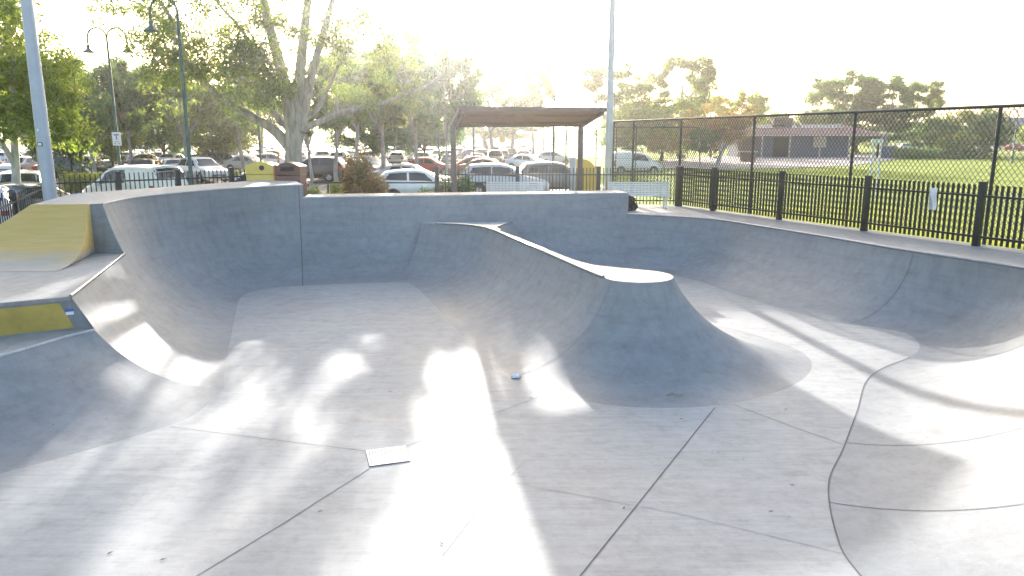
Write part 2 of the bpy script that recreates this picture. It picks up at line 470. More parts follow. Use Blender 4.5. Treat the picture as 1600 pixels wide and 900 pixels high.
# bowl walls
bw = empty('bowl_wall'); tag(bw, 'smooth curved grey concrete wall round the sunken skate bowl', 'skate bowl')
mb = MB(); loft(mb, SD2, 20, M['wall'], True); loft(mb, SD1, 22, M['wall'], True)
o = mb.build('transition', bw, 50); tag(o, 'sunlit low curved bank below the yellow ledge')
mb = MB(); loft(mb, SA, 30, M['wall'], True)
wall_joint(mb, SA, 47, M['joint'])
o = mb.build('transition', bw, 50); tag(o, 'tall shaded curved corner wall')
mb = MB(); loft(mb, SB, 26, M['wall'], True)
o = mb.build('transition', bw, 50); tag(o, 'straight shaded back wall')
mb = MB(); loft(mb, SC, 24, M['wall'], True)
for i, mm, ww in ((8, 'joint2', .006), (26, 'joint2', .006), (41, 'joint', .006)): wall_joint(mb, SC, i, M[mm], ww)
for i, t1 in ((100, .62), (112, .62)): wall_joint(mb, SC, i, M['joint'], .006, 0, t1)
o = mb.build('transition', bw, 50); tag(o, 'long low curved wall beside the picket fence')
mb = MB(); mb.tube([Vector(t) + Vector((0, 0, -.005)) for f, t in SC], .028, M['coping'], 8); o = mb.build('coping', bw, 60)
mb = MB(); mb.tube([Vector(t) + Vector((0, 0, .0)) for f, t in SD1], .03, M['coping'], 8); o = mb.build('coping', bw, 60)
mb = MB(); mb.tube([Vector(t) + Vector((0, 0, -.012)) for f, t in SA], .02, M['paleedge'], 8); o = mb.build('coping', bw, 60)
mb = MB(); mb.tube([Vector(t) + Vector((0, 0, -.012)) for f, t in SD2], .025, M['paleedge'], 8); o = mb.build('coping', bw, 60)

# ridge + volcano (an island in the bowl)
cx, cy, rr = 2.22, 13.05, .64
def disc(a): return (cx + rr * math.cos(R(a)), cy + rr * math.sin(R(a)), 0)
stI = [((-3.3, 20.25), (-2.75, 22.55, -.12)), ((-2.95, 20.2), (-2.0, 21.75, -.06)), ((-2.72, 19.85), (-1.25, 20.95, -.01)), ((-2.45, 19.2), at3(765, 358, 0)),
       ((-1.78, 17.1), at3(805, 375, 0)), ((-1.2, 15.2), at3(850, 394, 0)), (F(757, 561), at3(915, 422.5, 0)), (F(785, 584), at3(950, 436, 0)),
       (F(835, 608), disc(228)), (F(930, 630), disc(250)), (F(1040, 637.5), disc(272)), (F(1150, 629), disc(298)), (F(1235, 604), disc(326)),
       (F(1268, 576), disc(352)), (F(1256, 552), disc(375)), (F(1215, 534), disc(400)), (F(1160, 517), disc(425)),
       ((4.05, 15.75), (1.95, 13.95, 0)), ((3.55, 16.3), (1.5, 14.35, 0)), ((3.1, 16.95), (1.16, 15.1, 0)), ((2.75, 17.6), (.92, 15.85, 0)),
       ((2.1, 19.4), (.25, 18.0, 0)), ((1.75, 20.4), (-.4, 20.05, 0)), ((1.9, 20.9), (-.32, 21.0, -.02)), ((2.2, 21.1), (.0, 22.9, -.12))]
SI = loft_stations(stI, 150)
rg = empty('volcano_ridge', (cx, cy, 0)); tag(rg, 'grey concrete volcano cone at the end of a long coped ridge in the bowl', 'skate ramp')
def inv(o): o.location = -Vector((cx, cy, 0)); return o
mb = MB(); loft(mb, SI, 26, M['wall'], False)
for i in (32, 45): wall_joint(mb, SI, i, M['joint2'], .006, 0, 1)
o = inv(mb.build('flank', rg, 45))
mb = MB()
top = [t for f, t in SI]
v2, f2 = fill2d([(t[0], t[1]) for t in top])
zz = lambda x, y: 0.0 if y < 20.05 else -.12 * min(1, (y - 20.05) / 2.6) ** 1.3
mb.add([(x, y, zz(x, y)) for x, y in v2], f2, M['paleedge'])
o = inv(mb.build('flat_top', rg))
mb = MB(); mb.tube([Vector(t) + Vector((0, 0, .012)) for f, t in SI[4:43]], .032, M['coping'], 8)
mb.tube([Vector(t) + Vector((0, 0, .006)) for f, t in SI[136:]], .025, M['coping'], 8)
o = inv(mb.build('coping', rg, 60))

# decks (structure)
mb = MB()
frontE = Vector((-6.84, 11.3)); fdir = (Vector((-7.6, 10.84)) - frontE).normalized(); frontW = frontE + fdir * 9.0
OUT = [(-14.6, frontW.y), (-14.6, 16.0), (-14.2, 21.9), (-9.2, 27.4), (6.05, 27.45), (10.95, 16.75), (14.6, 8.6), (17, 3.2), (17, .2)]
deck = [(t[0], t[1]) for f, t in SC][::-1] + [(t[0], t[1]) for f, t in SB][::-1] + [(t[0], t[1]) for f, t in SA][::-1][1:] + \
       [(t[0], t[1]) for f, t in SD1][::-1] + [tuple(frontW)] + OUT + [(6.1, .2)]
v2, f2 = fill2d(deck)
mb.add([(x, y, 0) for x, y in v2], f2, M['deck'])
o = mb.build('concrete_deck'); tag(o, kind='structure')
mb = MB()
ld = [(t[0], t[1]) for f, t in SD2] + [tuple(frontE), tuple(frontW), (-14.6, 6.2)]
v2, f2 = fill2d(ld)
mb.add([(x, y, -.53) for x, y in v2], f2, M['deck'])
o = mb.build('lower_deck'); tag(o, kind='structure')

# raised platform with its yellow bank
pl = empty('raised_platform', (-9.4, 18.5, 0)); PO = Vector((-9.4, 18.5, 0))
def offp(o): o.location = -PO; return o
tag(pl, 'high concrete platform with a worn yellow quarter bank facing the camera', 'skate ramp')
mb = MB()
TA = [(t[0], t[1]) for f, t in SA]
back = [(-7.0, 24.35), (-8.4, 24.8), (-10.9, 19.0), (-10.9, 18.4), (-10.05, 15.62), (-8.86, 15.72)]
mb.prism(TA + back, .002, 1.04, M['deck'], M['cap'])
offp(mb.build('block', pl))
mb = MB()   # concave bank
N = 18; LIP = R(52); x1 = -8.87
ytop = 15.62
rows = []
for j in range(N + 1):
    th = LIP * (1 - j / N)
    kz = 1.04 / (1 - math.cos(LIP))
    rows.append((ytop - (math.sin(LIP) - math.sin(th)) * kz, (1 - math.cos(th)) * kz))
v = []; f = []
W_ = 7
for (y, z) in rows:
    x0 = -10.05 - (1.04 - z) * 1.2
    xr = x1 + .5 * (1 - z / 1.04) ** 1.3
    v += [(x0 + (xr - x0) * k / (W_ - 1), y, z + .004) for k in range(W_)]
for j in range(N):
    for k in range(W_ - 1): f.append((j * W_ + k, (j + 1) * W_ + k, (j + 1) * W_ + k + 1, j * W_ + k + 1))
mb.add(v, f, M['bank'])
for j in range(N):   # flank on the right that runs back to the end cap, skirt on the left
    a, b = v[j * W_ + W_ - 1], v[(j + 1) * W_ + W_ - 1]
    mb.add([a, b, (x1 + .004, 15.69, b[2]), (x1 + .004, 15.69, a[2])], [(0, 1, 2, 3)], M['bank'])
    a, b = v[j * W_], v[(j + 1) * W_]
    mb.add([a, b, (b[0], b[1], 0.002), (a[0], a[1], 0.002)], [(0, 1, 2, 3)], M['cap'])
mb.add([v[0], (v[0][0], v[0][1], .002), (-10.06, 15.64, .002), (-10.06, 15.64, 1.04)], [(0, 1, 2, 3)], M['cap'])
o = offp(mb.build('bank', pl, 40)); tag(o, 'worn yellow painted concave bank')
mb = MB()   # end cap: the cross section of the bowl wall seen beside the bank
cap = []
Fq, Tq = SA[0]
for j in range(13):
    z = j / 12 * 1.04
    t = 1.0
    lo, hi = 0.0, 1.0
    for _ in range(30):
        mid = (lo + hi) / 2
        if prof(Fq, Tq, mid).z < z: lo = mid
        else: hi = mid
    cap.append(prof(Fq, Tq, lo))
dirn = (Vector((Tq[0] - Fq[0], Tq[1] - Fq[1])).normalized())
for a, b in zip(cap[:-1], cap[1:]):
    mb.add([(-8.88, 15.70, a.z), (a.x, a.y, a.z), (b.x, b.y, b.z), (-8.88, 15.70, b.z)], [(0, 1, 2, 3)], M['cap'])
offp(mb.build('end_cap', pl))

# ledge under the mid platform
lg = empty('ledge', (-8.5, 10.3, -.53)); LO = Vector((-8.5, 10.3, -.53))
tag(lg, 'low concrete ledge face with a yellow painted panel and slanted end', 'ledge')
mb = MB()
fd3 = Vector((fdir.x, fdir.y, 0)); E = Vector((-6.84, 11.3, 0)); nrm = Vector((fdir.y, -fdir.x, 0))
if nrm.y > 0: nrm = -nrm
Wp = E + fd3 * 7.6
slant = Vector(SD2[-1][1]) + Vector((0, .02, 0))
mb.add([E, Wp, Wp + Vector((0, 0, -.53)), E + Vector((0, 0, -.53)), slant], [(0, 1, 2, 3), (0, 3, 4)], M['cap'])
o = mb.build('face', lg); o.location = -LO
mb = MB()
def fp(s, z, d=.006): return E + fd3 * s + nrm * d + Vector((0, 0, z))
mb.add([fp(.16, -.09), fp(7.5, -.09), fp(7.5, -.50), fp(.0, -.50)], [(0, 1, 2, 3)], M['ypanel'])
o = mb.build('panel', lg); o.location = -LO; tag(o, 'yellow painted panel')
mb = MB()
mb.bar(E + Vector((0, 0, -.03)), Wp + Vector((0, 0, -.03)), .05, .055, M['coping']); o = mb.build('edge_bar', lg); o.location = -LO
st = MB()
st.add([fp(-.05, -.20, .009), fp(.09, -.20, .009), fp(.09, -.24, .009), fp(-.05, -.24, .009)], [(0, 1, 2, 3)], M['blue'])
st.add([fp(-.05, -.24, .009), fp(.09, -.24, .009), fp(.09, -.29, .009), fp(-.05, -.29, .009)], [(0, 1, 2, 3)], M['white'])
o = st.build('sticker', lg); o.location = -LO; tag(o, 'blue and white sticker')

# back wall top block
wt = empty('wall_block', (0, 24, 0)); tag(wt, 'straight raised concrete wall top behind the ridge in front of the shelter', 'wall')
mb = MB()
nb = Vector((TB1[0] - TB0[0], TB1[1] - TB0[1])).normalized(); nb = Vector((-nb.y, nb.x))
tb = [(t[0], t[1]) for f, t in SB]
bk = [(tb[-1][0] + nb.x * 1.1 + .06, tb[-1][1] + nb.y * 1.1), (tb[0][0] + nb.x * 1.3 + .06, tb[0][1] + nb.y * 1.3)]
mb.prism([(tb[0][0] + .03, tb[0][1])] + tb[1:] + bk, .003, ZB, M['deck'], M['cap'])
# end cap of the wall at its right end, between the two rim heights
Fq, Tq = SB[-1]
capb = []
for j in range(9):
    z = -.02 + j / 8 * (ZB + .02); lo, hi = 0., 1.
    for _ in range(30):
        mid = (lo + hi) / 2
        if prof(Fq, Tq, mid).z < z: lo = mid
        else: hi = mid
    capb.append(prof(Fq, Tq, lo))
for a, b in zip(capb[:-1], capb[1:]):
    mb.add([(Tq[0] + .05, Tq[1], a.z), (a.x + .002, a.y, a.z), (b.x + .002, b.y, b.z), (Tq[0] + .05, Tq[1], b.z)], [(0, 1, 2, 3)], M['cap'])
o = mb.build('block', wt); o.location = (0, -24, 0)
mb = MB(); mb.tube([Vector(t) + Vector((0, 0, -.012)) for f, t in SB], .022, M['paleedge'], 8); o = mb.build('coping', wt, 60); o.location = (0, -24, 0)

# drain grate
g = [Vector((*F(x, y), ZF)) for x, y in ((571, 705), (634, 697.5), (641, 721), (577, 730))]
gc = sum(g, Vector()) / 4
dg = empty('drain_grate', gc); tag(dg, 'pale square slotted drain grate in the bowl floor', 'drain')
mb = MB(); mb.add([p - gc + Vector((0, 0, .006)) for p in g], [(0, 3, 2, 1)], M['joint']); mb.build('frame', dg)
mb = MB()
for i in range(13):
    a = (i + .5) / 13; w_ = .027
    def gp(u, w): return (g[0].lerp(g[1], u)).lerp(g[3].lerp(g[2], u), w) - gc
    p0, p1 = gp(a - w_, .04), gp(a - w_, .96); q0, q1 = gp(a + w_, .04), gp(a + w_, .96)
    z = Vector((0, 0, .012))
    mb.add([p0 + z, p1 + z, q1 + z, q0 + z], [(0, 1, 2, 3)], M['white'])
for w in (.03, .5, .97):
    p0, p1 = gp(.01, w - .02), gp(.99, w - .02); q0, q1 = gp(.01, w + .02), gp(.99, w + .02)
    z = Vector((0, 0, .0135)); mb.add([p0 + z, q0 + z, q1 + z, p1 + z], [(0, 1, 2, 3)], M['white'])
mb.build('bars', dg)

# litter
def crumple(name, p, r, mat, label, cat, seed, flat=.6):
    bm = bmesh.new(); bmesh.ops.create_icosphere(bm, subdivisions=3, radius=1)
    rg_ = random.Random(seed)
    for v in bm.verts:
        k = .75 + .5 * rg_.random(); v.co = Vector((v.co.x * r * k * 1.25, v.co.y * r * k, max(-.3, v.co.z) * r * k * flat + r * flat * .3))
    me = bpy.data.meshes.new(name); bm.to_mesh(me); bm.free(); me.materials.append(mat)
    o = bpy.data.objects.new(name, me); COL.objects.link(o); o.location = p; tag(o, label, cat); return o
crumple('crumpled_paper', (*F(806, 590), ZF + .012), .062, M['rubbish'], 'crumpled white paper lying at the foot of the volcano', 'litter', 3)
crumple('paper_scrap', (*at(900, 301, ZB), ZB), .06, M['rubbish'], 'small white scrap on top of the back wall near the shelter post', 'litter', 4)
crumple('paper_ball', (*at(1158, 327, 0), .0), .06, M['rubbish'], 'small white ball of paper at the foot of the picket fence', 'litter', 5)
crumple('dark_bag', (3.98, 25.3, .0), .19, M['black'], 'dark rounded bag on the deck beside the bench end', 'bag', 6, 1.9)
# a few fallen gum leaves on the floor
lf = None
for px, py in ((583 * .4, 540 + 227 * .4), (430 * .4, 540 + 812 * .4), (975, 794), (1228, 640), (830, 622), (690, 850), (1065, 655), (1238, 758), (1205, 800), (610, 612), (255, 875), (500, 800)):
    p = Vector((*F(px, py), ZF + .006)); a = rnd.uniform(0, 6.3)
    if lf is None:
        mb = MB(); mb.add([(-.035, 0, 0), (-.006, .01, .006), (.04, .003, .002), (-.003, -.01, .004)], [(0, 3, 2, 1)], M['bark_dark'])
        lf = mb.build('fallen_leaf'); o = lf
    else: o = lf.copy(); COL.objects.link(o)
    o.location = p; o.rotation_euler = (0, 0, a); tag(o, 'tiny dry brown gum leaf lying on the bowl floor', 'leaf', 'fallen leaves on the bowl floor')
# leafy twig on the volcano foot
mb = MB(); tp = Vector((*F(985, 604), ZF)); 
def vol_z(x, y):
    best = None
    d = math.hypot(x - cx, y - cy)
    return max(ZF, ZF + .12)
pt = [prof(*SI[64], .15 + .010 * (k % 3)) + Vector((-.10 + .04 * k, .012 * math.sin(k), .012)) for k in range(7)]
mb.tube(pt, .004, M['leaf_lime'], 5)
for k in range(12):
    p = pt[k % 7]; d = Vector((rnd.uniform(-1, 1), rnd.uniform(-1, 1), .2)).normalized() * .045; s = Vector((-d.y, d.x, 0)) * .2
    mb.add([p, p + d * .5 + s, p + d, p + d * .5 - s], [(0, 1, 2, 3)], M['leaf_lime'])
o = mb.build('leafy_twig'); tag(o, 'small green leafy twig lying on the volcano foot', 'twig')

# ------------------------------------------------------------------ ground, car park, paths
def sstep(a, b, x):
    t = max(0, min(1, (x - a) / (b - a))); return t * t * (3 - 2 * t)
def terrain(x, y):
    left = sstep(8.5, 16, -x + 24 - 8) if False else 1 - sstep(6, 15, x)       # 1 in the car park, 0 over the lawn
    fall = max(sstep(27.3, 30, y), sstep(14.3, 17.5, -x))
    return -.035 - .485 * left * fall - .03
park = OUT[:-1] + [(17, .2), (17, -3), (-14.6, -3)]
pts = []; 
xs = [-900, -500, -300, -180, -120, -90, -70, -55, -45, -36, -30, -26, -23, -20.5, -18.5, -17, -16, -14.9] + list(range(-13, 17, 3)) + [18, 21, 25, 30, 36, 45, 60, 80, 110, 160, 250, 400, 700, 900]
ys = [-60, -30, -12, -3.3] + list(range(0, 27, 3)) + [27.6, 28.2, 28.9, 29.6, 30.4, 31.5, 33, 36, 40, 45, 50, 60, 75, 95, 120, 150, 200, 280, 400, 600, 900, 1500]
gv = [Vector((x, y)) for x in xs for y in ys if not inside((x, y), park)]
nb_ = len(gv)
gv += [Vector(p) for p in park]
ge = [(nb_ + i, nb_ + (i + 1) % len(park)) for i in range(len(park))]
r = delaunay_2d_cdt(gv, ge, [], 0, 1e-4)
mb = MB()
fs = []
for f in r[2]:
    c = sum((r[0][i] for i in f), Vector((0, 0))) / len(f)
    if inside(c, park): continue
    a, b, c2 = [r[0][i] for i in f[:3]]
    fs.append(tuple(f) if (b - a).cross(c2 - a) > 0 else tuple(f)[::-1])
mb.add([(p.x, p.y, terrain(p.x, p.y)) for p in r[0]], fs, M['lawn'])
o = mb.build('lawn', None, 60); tag(o, kind='structure')

ZP = -.5      # asphalt level
mb = MB()
mb.add([(-110, 33.5, ZP), (4.5, 33.5, ZP), (5.2, 60, ZP), (5.2, 150, ZP), (-110, 150, ZP)], [(0, 1, 2, 3, 4)], M['asphalt'])
mb.add([(-110, 12, ZP), (-18.2, 12, ZP), (-18.2, 33.5, ZP), (-110, 33.5, ZP)], [(0, 1, 2, 3)], M['asphalt'])
o = mb.build('car_park'); tag(o, kind='structure')
mb = MB()
for Y in (46, 57, 68, 79, 90, 101, 112):
    for k in range(38): 
        X = -95 + k * 2.6
        mb.add([(X, Y, ZP + .004), (X + .1, Y, ZP + .004), (X + .1, Y + 4.8, ZP + .004), (X, Y + 4.8, ZP + .004)], [(0, 1, 2, 3)], M['pale_mark'])
o = mb.build('road_markings'); tag(o, kind='structure')
mb = MB()
mb.box((-48, 33.4, ZP + .0), (105, .22, .26), M['kerb']); mb.box((5.3, 92, ZP), (.22, 117, .26), M['kerb'])
o = mb.build('kerb'); tag(o, kind='structure')
# pale path and paved apron round the red roofed building
mb = MB()
ap = [at(x, y, 0) for x, y in ((1395, 249), (1330, 258), (1230, 262), (1100, 264), (1040, 262), (1030, 250), (1130, 243), (1400, 240.5), (1450, 245))]
v2, f2 = fill2d(ap); mb.add([(x, y, -.03) for x, y in v2], f2, M['path'])
o = mb.build('path'); tag(o, kind='structure')
mb = MB()
mb.add([(52, 118, -.02), (140, 118, -.02), (140, 124, -.02), (52, 124, -.02)], [(0, 1, 2, 3)], M['asphalt'])
o = mb.build('road'); tag(o, kind='structure')

# ------------------------------------------------------------------ fences
def fence(name, label, P0, P1, h, bays, pitch, pw, pd, mat, rails=(.2, 1.15), postw=.13, z0=0., z1=0., ends=(True, True), railw=.045, posth=None, raildrop=0, front=(0, -1)):
    P0, P1 = Vector((*P0, z0)), Vector((*P1, z1)); c = (P0 + P1) / 2
    root = empty(name, P0); tag(root, label, 'fence', 'fences round the skate park')
    d = P1 - P0; L = d.length; u = d / L; hd = Vector((d.x, d.y, 0)).normalized(); rz = math.atan2(hd.y, hd.x)
    fr = Vector((-hd.y, hd.x, 0)); 
    if fr.dot(Vector((*front, 0))) < 0: fr = -fr
    for k in range(bays + 1):
        if (k == 0 and not ends[0]) or (k == bays and not ends[1]): continue
        p = u * (L * k / bays); m = MB()
        ph = posth or h + .06
        m.box((p.x, p.y, p.z + ph / 2), (postw, postw, ph), mat, rz, .008)
        m.build('post', root, 40)
    for k in range(bays):
        a, b = L * k / bays, L * (k + 1) / bays
        m = MB(); n = max(1, int((b - a) / pitch)); st_ = (b - a) / n
        for i in range(n):
            s = a + (i + .5) * st_
            p = u * s
            if abs(s - a) < postw * .6 or abs(b - s) < postw * .6: continue
            m.box((p.x, p.y, p.z + h / 2 + .03), (pw, pd, h - .06), mat, rz)
        m.build('picket_panel', root)
        for rzv in rails:
            m = MB(); off = fr * (pd / 2 + railw / 2 - .002)
            m.bar(u * a + off + Vector((0, 0, rzv)), u * b + off + Vector((0, 0, rzv)), railw, railw, mat); m.build('rail', root)
    return root
fu = Vector((-.41, .912)).normalized()
Fa = Vector((10.55, 16.8))
p_far = Fa + fu * 9.2; p_near = Fa - fu * 15.3
fence('picket_fence', 'black picket fence between the right pocket deck and the sunny lawn', p_far, p_near, 1.38, 8, .125, .054, .032, M['fence'], (.22, 1.13), .135, posth=1.45, front=(-1, -.4))
C0 = Vector((6.0, 26.95))
fence('picket_fence', 'short black picket fence piece beside the bench by the corner post', C0, p_far, 1.38, 1, .125, .054, .032, M['fence'], (.22, 1.13), .2, ends=(True, False), posth=1.42, front=(-1, -.4))
fence('picket_fence', 'dark thin picket fence behind the shelter and both benches', (-2.7, 27.1), C0, 1.36, 3, .118, .028, .028, M['darkpost'], (.2, 1.12), .15, ends=(True, False))
fence('picket_fence', 'dark picket fence in front of the white van', (-13.25, 21.6), (-8.3, 26.9), 1.36, 4, .135, .026, .026, M['darkpost'], (.2, 1.12), .15)
fence('picket_fence', 'dark sloping picket fence running down beside the parked sedan', (-13.25, 21.5), (-11.6, 14.4), 1.25, 3, .13, .026, .026, M['darkpost'], (.2, 1.08), .1, 0.0, -.75, ends=(False, True), front=(1, 0))

# low pipe rail by the planting
rl = empty('low_rail', (-7.4, 30.2, -.3)); tag(rl, 'low dark pipe rail in front of the car park by the rusty shrub', 'rail')
for x in (0, 2.4, 4.8, 6.6):
    m_ = MB(); m_.tube([(x, 0, -.1), (x, 0, .95)], .035, M['darkpost'], 8); m_.build('post', rl, 50)
m_ = MB(); m_.tube([(-.6, 0, .95), (6.9, 0, .95)], .032, M['darkpost'], 8); m_.build('rail', rl, 50)

# chain link court fence
cl = empty('chain_link_fence', (10.97, 17.2, 0)); tag(cl, 'tall dark chain link fence standing behind the black picket fence', 'fence', 'fences round the skate park')
cu = Vector((-.419, 1, 0)).normalized()
H = 3.1
s0, s1 = -12.0, 16.9
for s in (-11.9, -8.0, -4.0, 0, 4.05, 8.1, 12.1, 15.4, 17.0):
    m_ = MB(); p = cu * s
    m_.tube([p + Vector((0, 0, -.1)), p + Vector((0, 0, H))], .042, M['darkpost'], 10); m_.build('post', cl, 50)
m_ = MB(); m_.tube([cu * s0 + Vector((0, 0, H)), cu * s1 + Vector((0, 0, H))], .04, M['darkpost'], 10); m_.build('top_rail', cl, 50)
m_ = MB(); m_.tube([cu * s0 + Vector((0, 0, .12)), cu * s1 + Vector((0, 0, .12))], .012, M['darkpost'], 6); m_.build('bottom_wire', cl, 50)
m_ = MB(); pitch = .13; hh = H - .12
k = int((s1 - s0) / pitch)
wr = .008
def wire(a, b, off):
    d = (b - a).normalized(); s = Vector((cu.y, -cu.x, 0)); t = d.cross(s)
    o_ = s * off
    m_.add([a + o_ - s * wr, a + o_ + s * wr * .5 + t * wr, a + o_ + s * wr * .5 - t * wr, b + o_ - s * wr, b + o_ + s * wr * .5 + t * wr, b + o_ + s * wr * .5 - t * wr],
           [(0, 1, 4, 3), (1, 2, 5, 4), (2, 0, 3, 5)], M['chain'])
sl = .8
for i in range(-int(hh * sl / pitch) - 1, k + int(hh * sl / pitch) + 2):
    s = s0 + i * pitch
    for sg in (1, -1):
        a0, b0 = s, s + sg * hh * sl
        za, zb = .12, H
        # clip to the panel
        def clip(sv):
            return za + (sv - a0) / (b0 - a0) * (zb - za)
        lo, hi = min(a0, b0), max(a0, b0)
        if hi < s0 or lo > s1: continue
        A, B = a0, b0
        A = min(max(A, s0), s1); B = min(max(B, s0), s1)
        if abs(A - B) < 1e-3: continue
        wire(cu * A + Vector((0, 0, clip(A))), cu * B + Vector((0, 0, clip(B))), .008 * sg)
m_.build('chain_link_mesh', cl)
# farther thin court fence
cf = empty('wire_fence', (3.6, 33.9, -.2)); tag(cf, 'thin tall wire fence beyond the shelter with slim posts', 'fence', 'fences round the skate park')
for i, x in enumerate((-4.0, -2.0, .2, 2.4, 4.6)):
    pass
for x in (-1.55, -.9, .4, 1.5, 2.7, 3.9):
    m_ = MB(); m_.tube([(x, 12 if x > 0 else 4, -.3), (x, 12 if x > 0 else 4, 3.3)], .03, M['darkpost'], 8); m_.build('post', cf, 50)
m_ = MB(); m_.tube([(-1.55, 4, 3.25), (.4, 12, 3.25), (7.5, 12, 3.25)], .03, M['darkpost'], 8); m_.build('top_rail', cf, 50)
m_ = MB()
for z in (.2, .8, 1.4, 2.0, 2.6): m_.tube([(-1.55, 4, z), (.4, 12, z), (7.5, 12, z)], .008, M['chain'], 4)
m_.build('wires', cf)

# notice sheet tied to the picket fence
q = Fa + fu * 1.1; q = Vector((q.x, q.y, .98)) + Vector((-.912, -.41, 0)) * .09
m_ = MB(); su = Vector((fu.x, fu.y, 0)); 
N_ = 6
for i in range(N_):
    z0_, z1_ = .26 - i * .085, .26 - (i + 1) * .085
    b0_, b1_ = .02 * math.sin(i), .02 * math.sin(i + 1)
    w = Vector((-.912, -.41, 0))
    w0, w1 = .24, .24
    m_.add([q - su * .07 + w * b0_ + Vector((0, 0, z0_)), q + su * (.13 - i * .018) + w * b0_ + Vector((0, 0, z0_)), q + su * (.13 - (i + 1) * .018) + w * b1_ + Vector((0, 0, z1_)), q - su * .07 + w * b1_ + Vector((0, 0, z1_))], [(0, 1, 2, 3)], M['white'])
    m_.add([q + su * (.13 - i * .018) + w * (b0_ + .004) + Vector((0, 0, z0_)), q + su * .15 + w * (b0_ - .03) + Vector((0, 0, z0_)), q + su * .15 + w * (b1_ - .03) + Vector((0, 0, z1_)), q + su * (.13 - (i + 1) * .018) + w * (b1_ + .004) + Vector((0, 0, z1_))], [(0, 1, 2, 3)], M['steel'])
o = m_.build('notice_sheet'); tag(o, 'curled white and grey sheet tied to the black picket fence', 'notice')

# ------------------------------------------------------------------ benches, shelter, bins
def bench(name, label, loc, L, rz=0):
    b = empty(name, loc, rz); tag(b, label, 'bench', 'slatted metal benches')
    m_ = MB()
    for i in range(7):
        z = .50 + i * .062; m_.box((0, .02 + i * .014, z), (L, .022, .046), M['alu'], 0, .004)
    m_.build('backrest', b, 40)
    m_ = MB()
    for i in range(4): m_.box((0, -.06 - i * .1, .45), (L, .085, .03), M['alu'], 0, .004)
    m_.build('seat', b, 40)
    for x in (-L / 2 + .18, L / 2 - .18):
        m_ = MB(); m_.box((x, .05, .45), (.05, .05, .9), M['alu']); m_.box((x, -.34, .21), (.05, .05, .42), M['alu'])
        m_.box((x, -.15, .03), (.06, .5, .03), M['alu']); m_.box((x, -.16, .42), (.045, .42, .03), M['alu']); m_.build('leg', b)
    return b
bench('park_bench', 'silver slatted bench in full view beside the fence corner post', ((1 * at(992, 322, 0)[0]), 26.2, 0), 2.15)
bench('park_bench', 'silver slatted bench half hidden behind the back wall below the shelter', (.1, 26.3, 0), 2.0)

sh = empty('shelter', (.2, 26, 0)); tag(sh, 'open shelter with a tilted red brown corrugated roof on dark posts', 'shelter')
SO = Vector((.2, 26, 0))
def ws(p): return Vector(p) - SO
for px in (710, 905):
    yy = 26.0 if px < 800 else 26.8
    x = (px - 800) / FPX * yy
    m_ = MB(); m_.box(ws((x, yy, 1.42)), (.18, .18, 2.84), M['shelter_post'], 0, .01); m_.build('post', sh, 40)
ra, rb = atY(706, 197, 26.5), atY(909, 195.5, 28.3)      # far lower edge
rc, rd = atY(946, 172, 26.3), atY(719, 170.5, 24.4)      # near upper edge
m_ = MB(); N_ = 60; prof_ = []
for i in range(N_ + 1):
    t = i / N_; z = .018 * math.sin(i * math.pi * .5)
    prof_.append((t, z))
vv = []
for t, z in prof_:   # corrugations run along the long side
    a = ra.lerp(rd, t) + Vector((0, 0, z)); b = rb.lerp(rc, t) + Vector((0, 0, z)); vv += [ws(a), ws(b)]
m_.add(vv, [(i * 2, i * 2 + 1, i * 2 + 3, i * 2 + 2) for i in range(N_)], M['soffit'])
m_.add([p + Vector((0, 0, .05)) for p in vv], [(i * 2, i * 2 + 2, i * 2 + 3, i * 2 + 1) for i in range(N_)], M['roof_red'])
m_.build('roof', sh, 60)
m_ = MB(); up = Vector((0, 0, .02))
for a, b in ((ra, rb), (rb, rc), (rc, rd), (rd, ra)): m_.bar(ws(a) + up, ws(b) + up, .09, .13, M['shelter_post'])
m_.build('fascia', sh)
for t in (.25, .75):
    m_ = MB(); m_.bar(ws(ra.lerp(rd, t)) + Vector((0, 0, -.06)), ws(rb.lerp(rc, t)) + Vector((0, 0, -.06)), .07, .09, M['shelter_post']); m_.build('beam', sh)
for px in (710, 905):
    x = (px - 800) / FPX * 26.4
    m_ = MB(); a = ra.lerp(rb, (px - 706) / 203); b = rd.lerp(rc, (px - 706) / 203)
    m_.bar(ws(a) + Vector((0, 0, -.09)), ws(b) + Vector((0, 0, -.09)), .1, .12, M['shelter_post']); m_.build('rafter', sh)

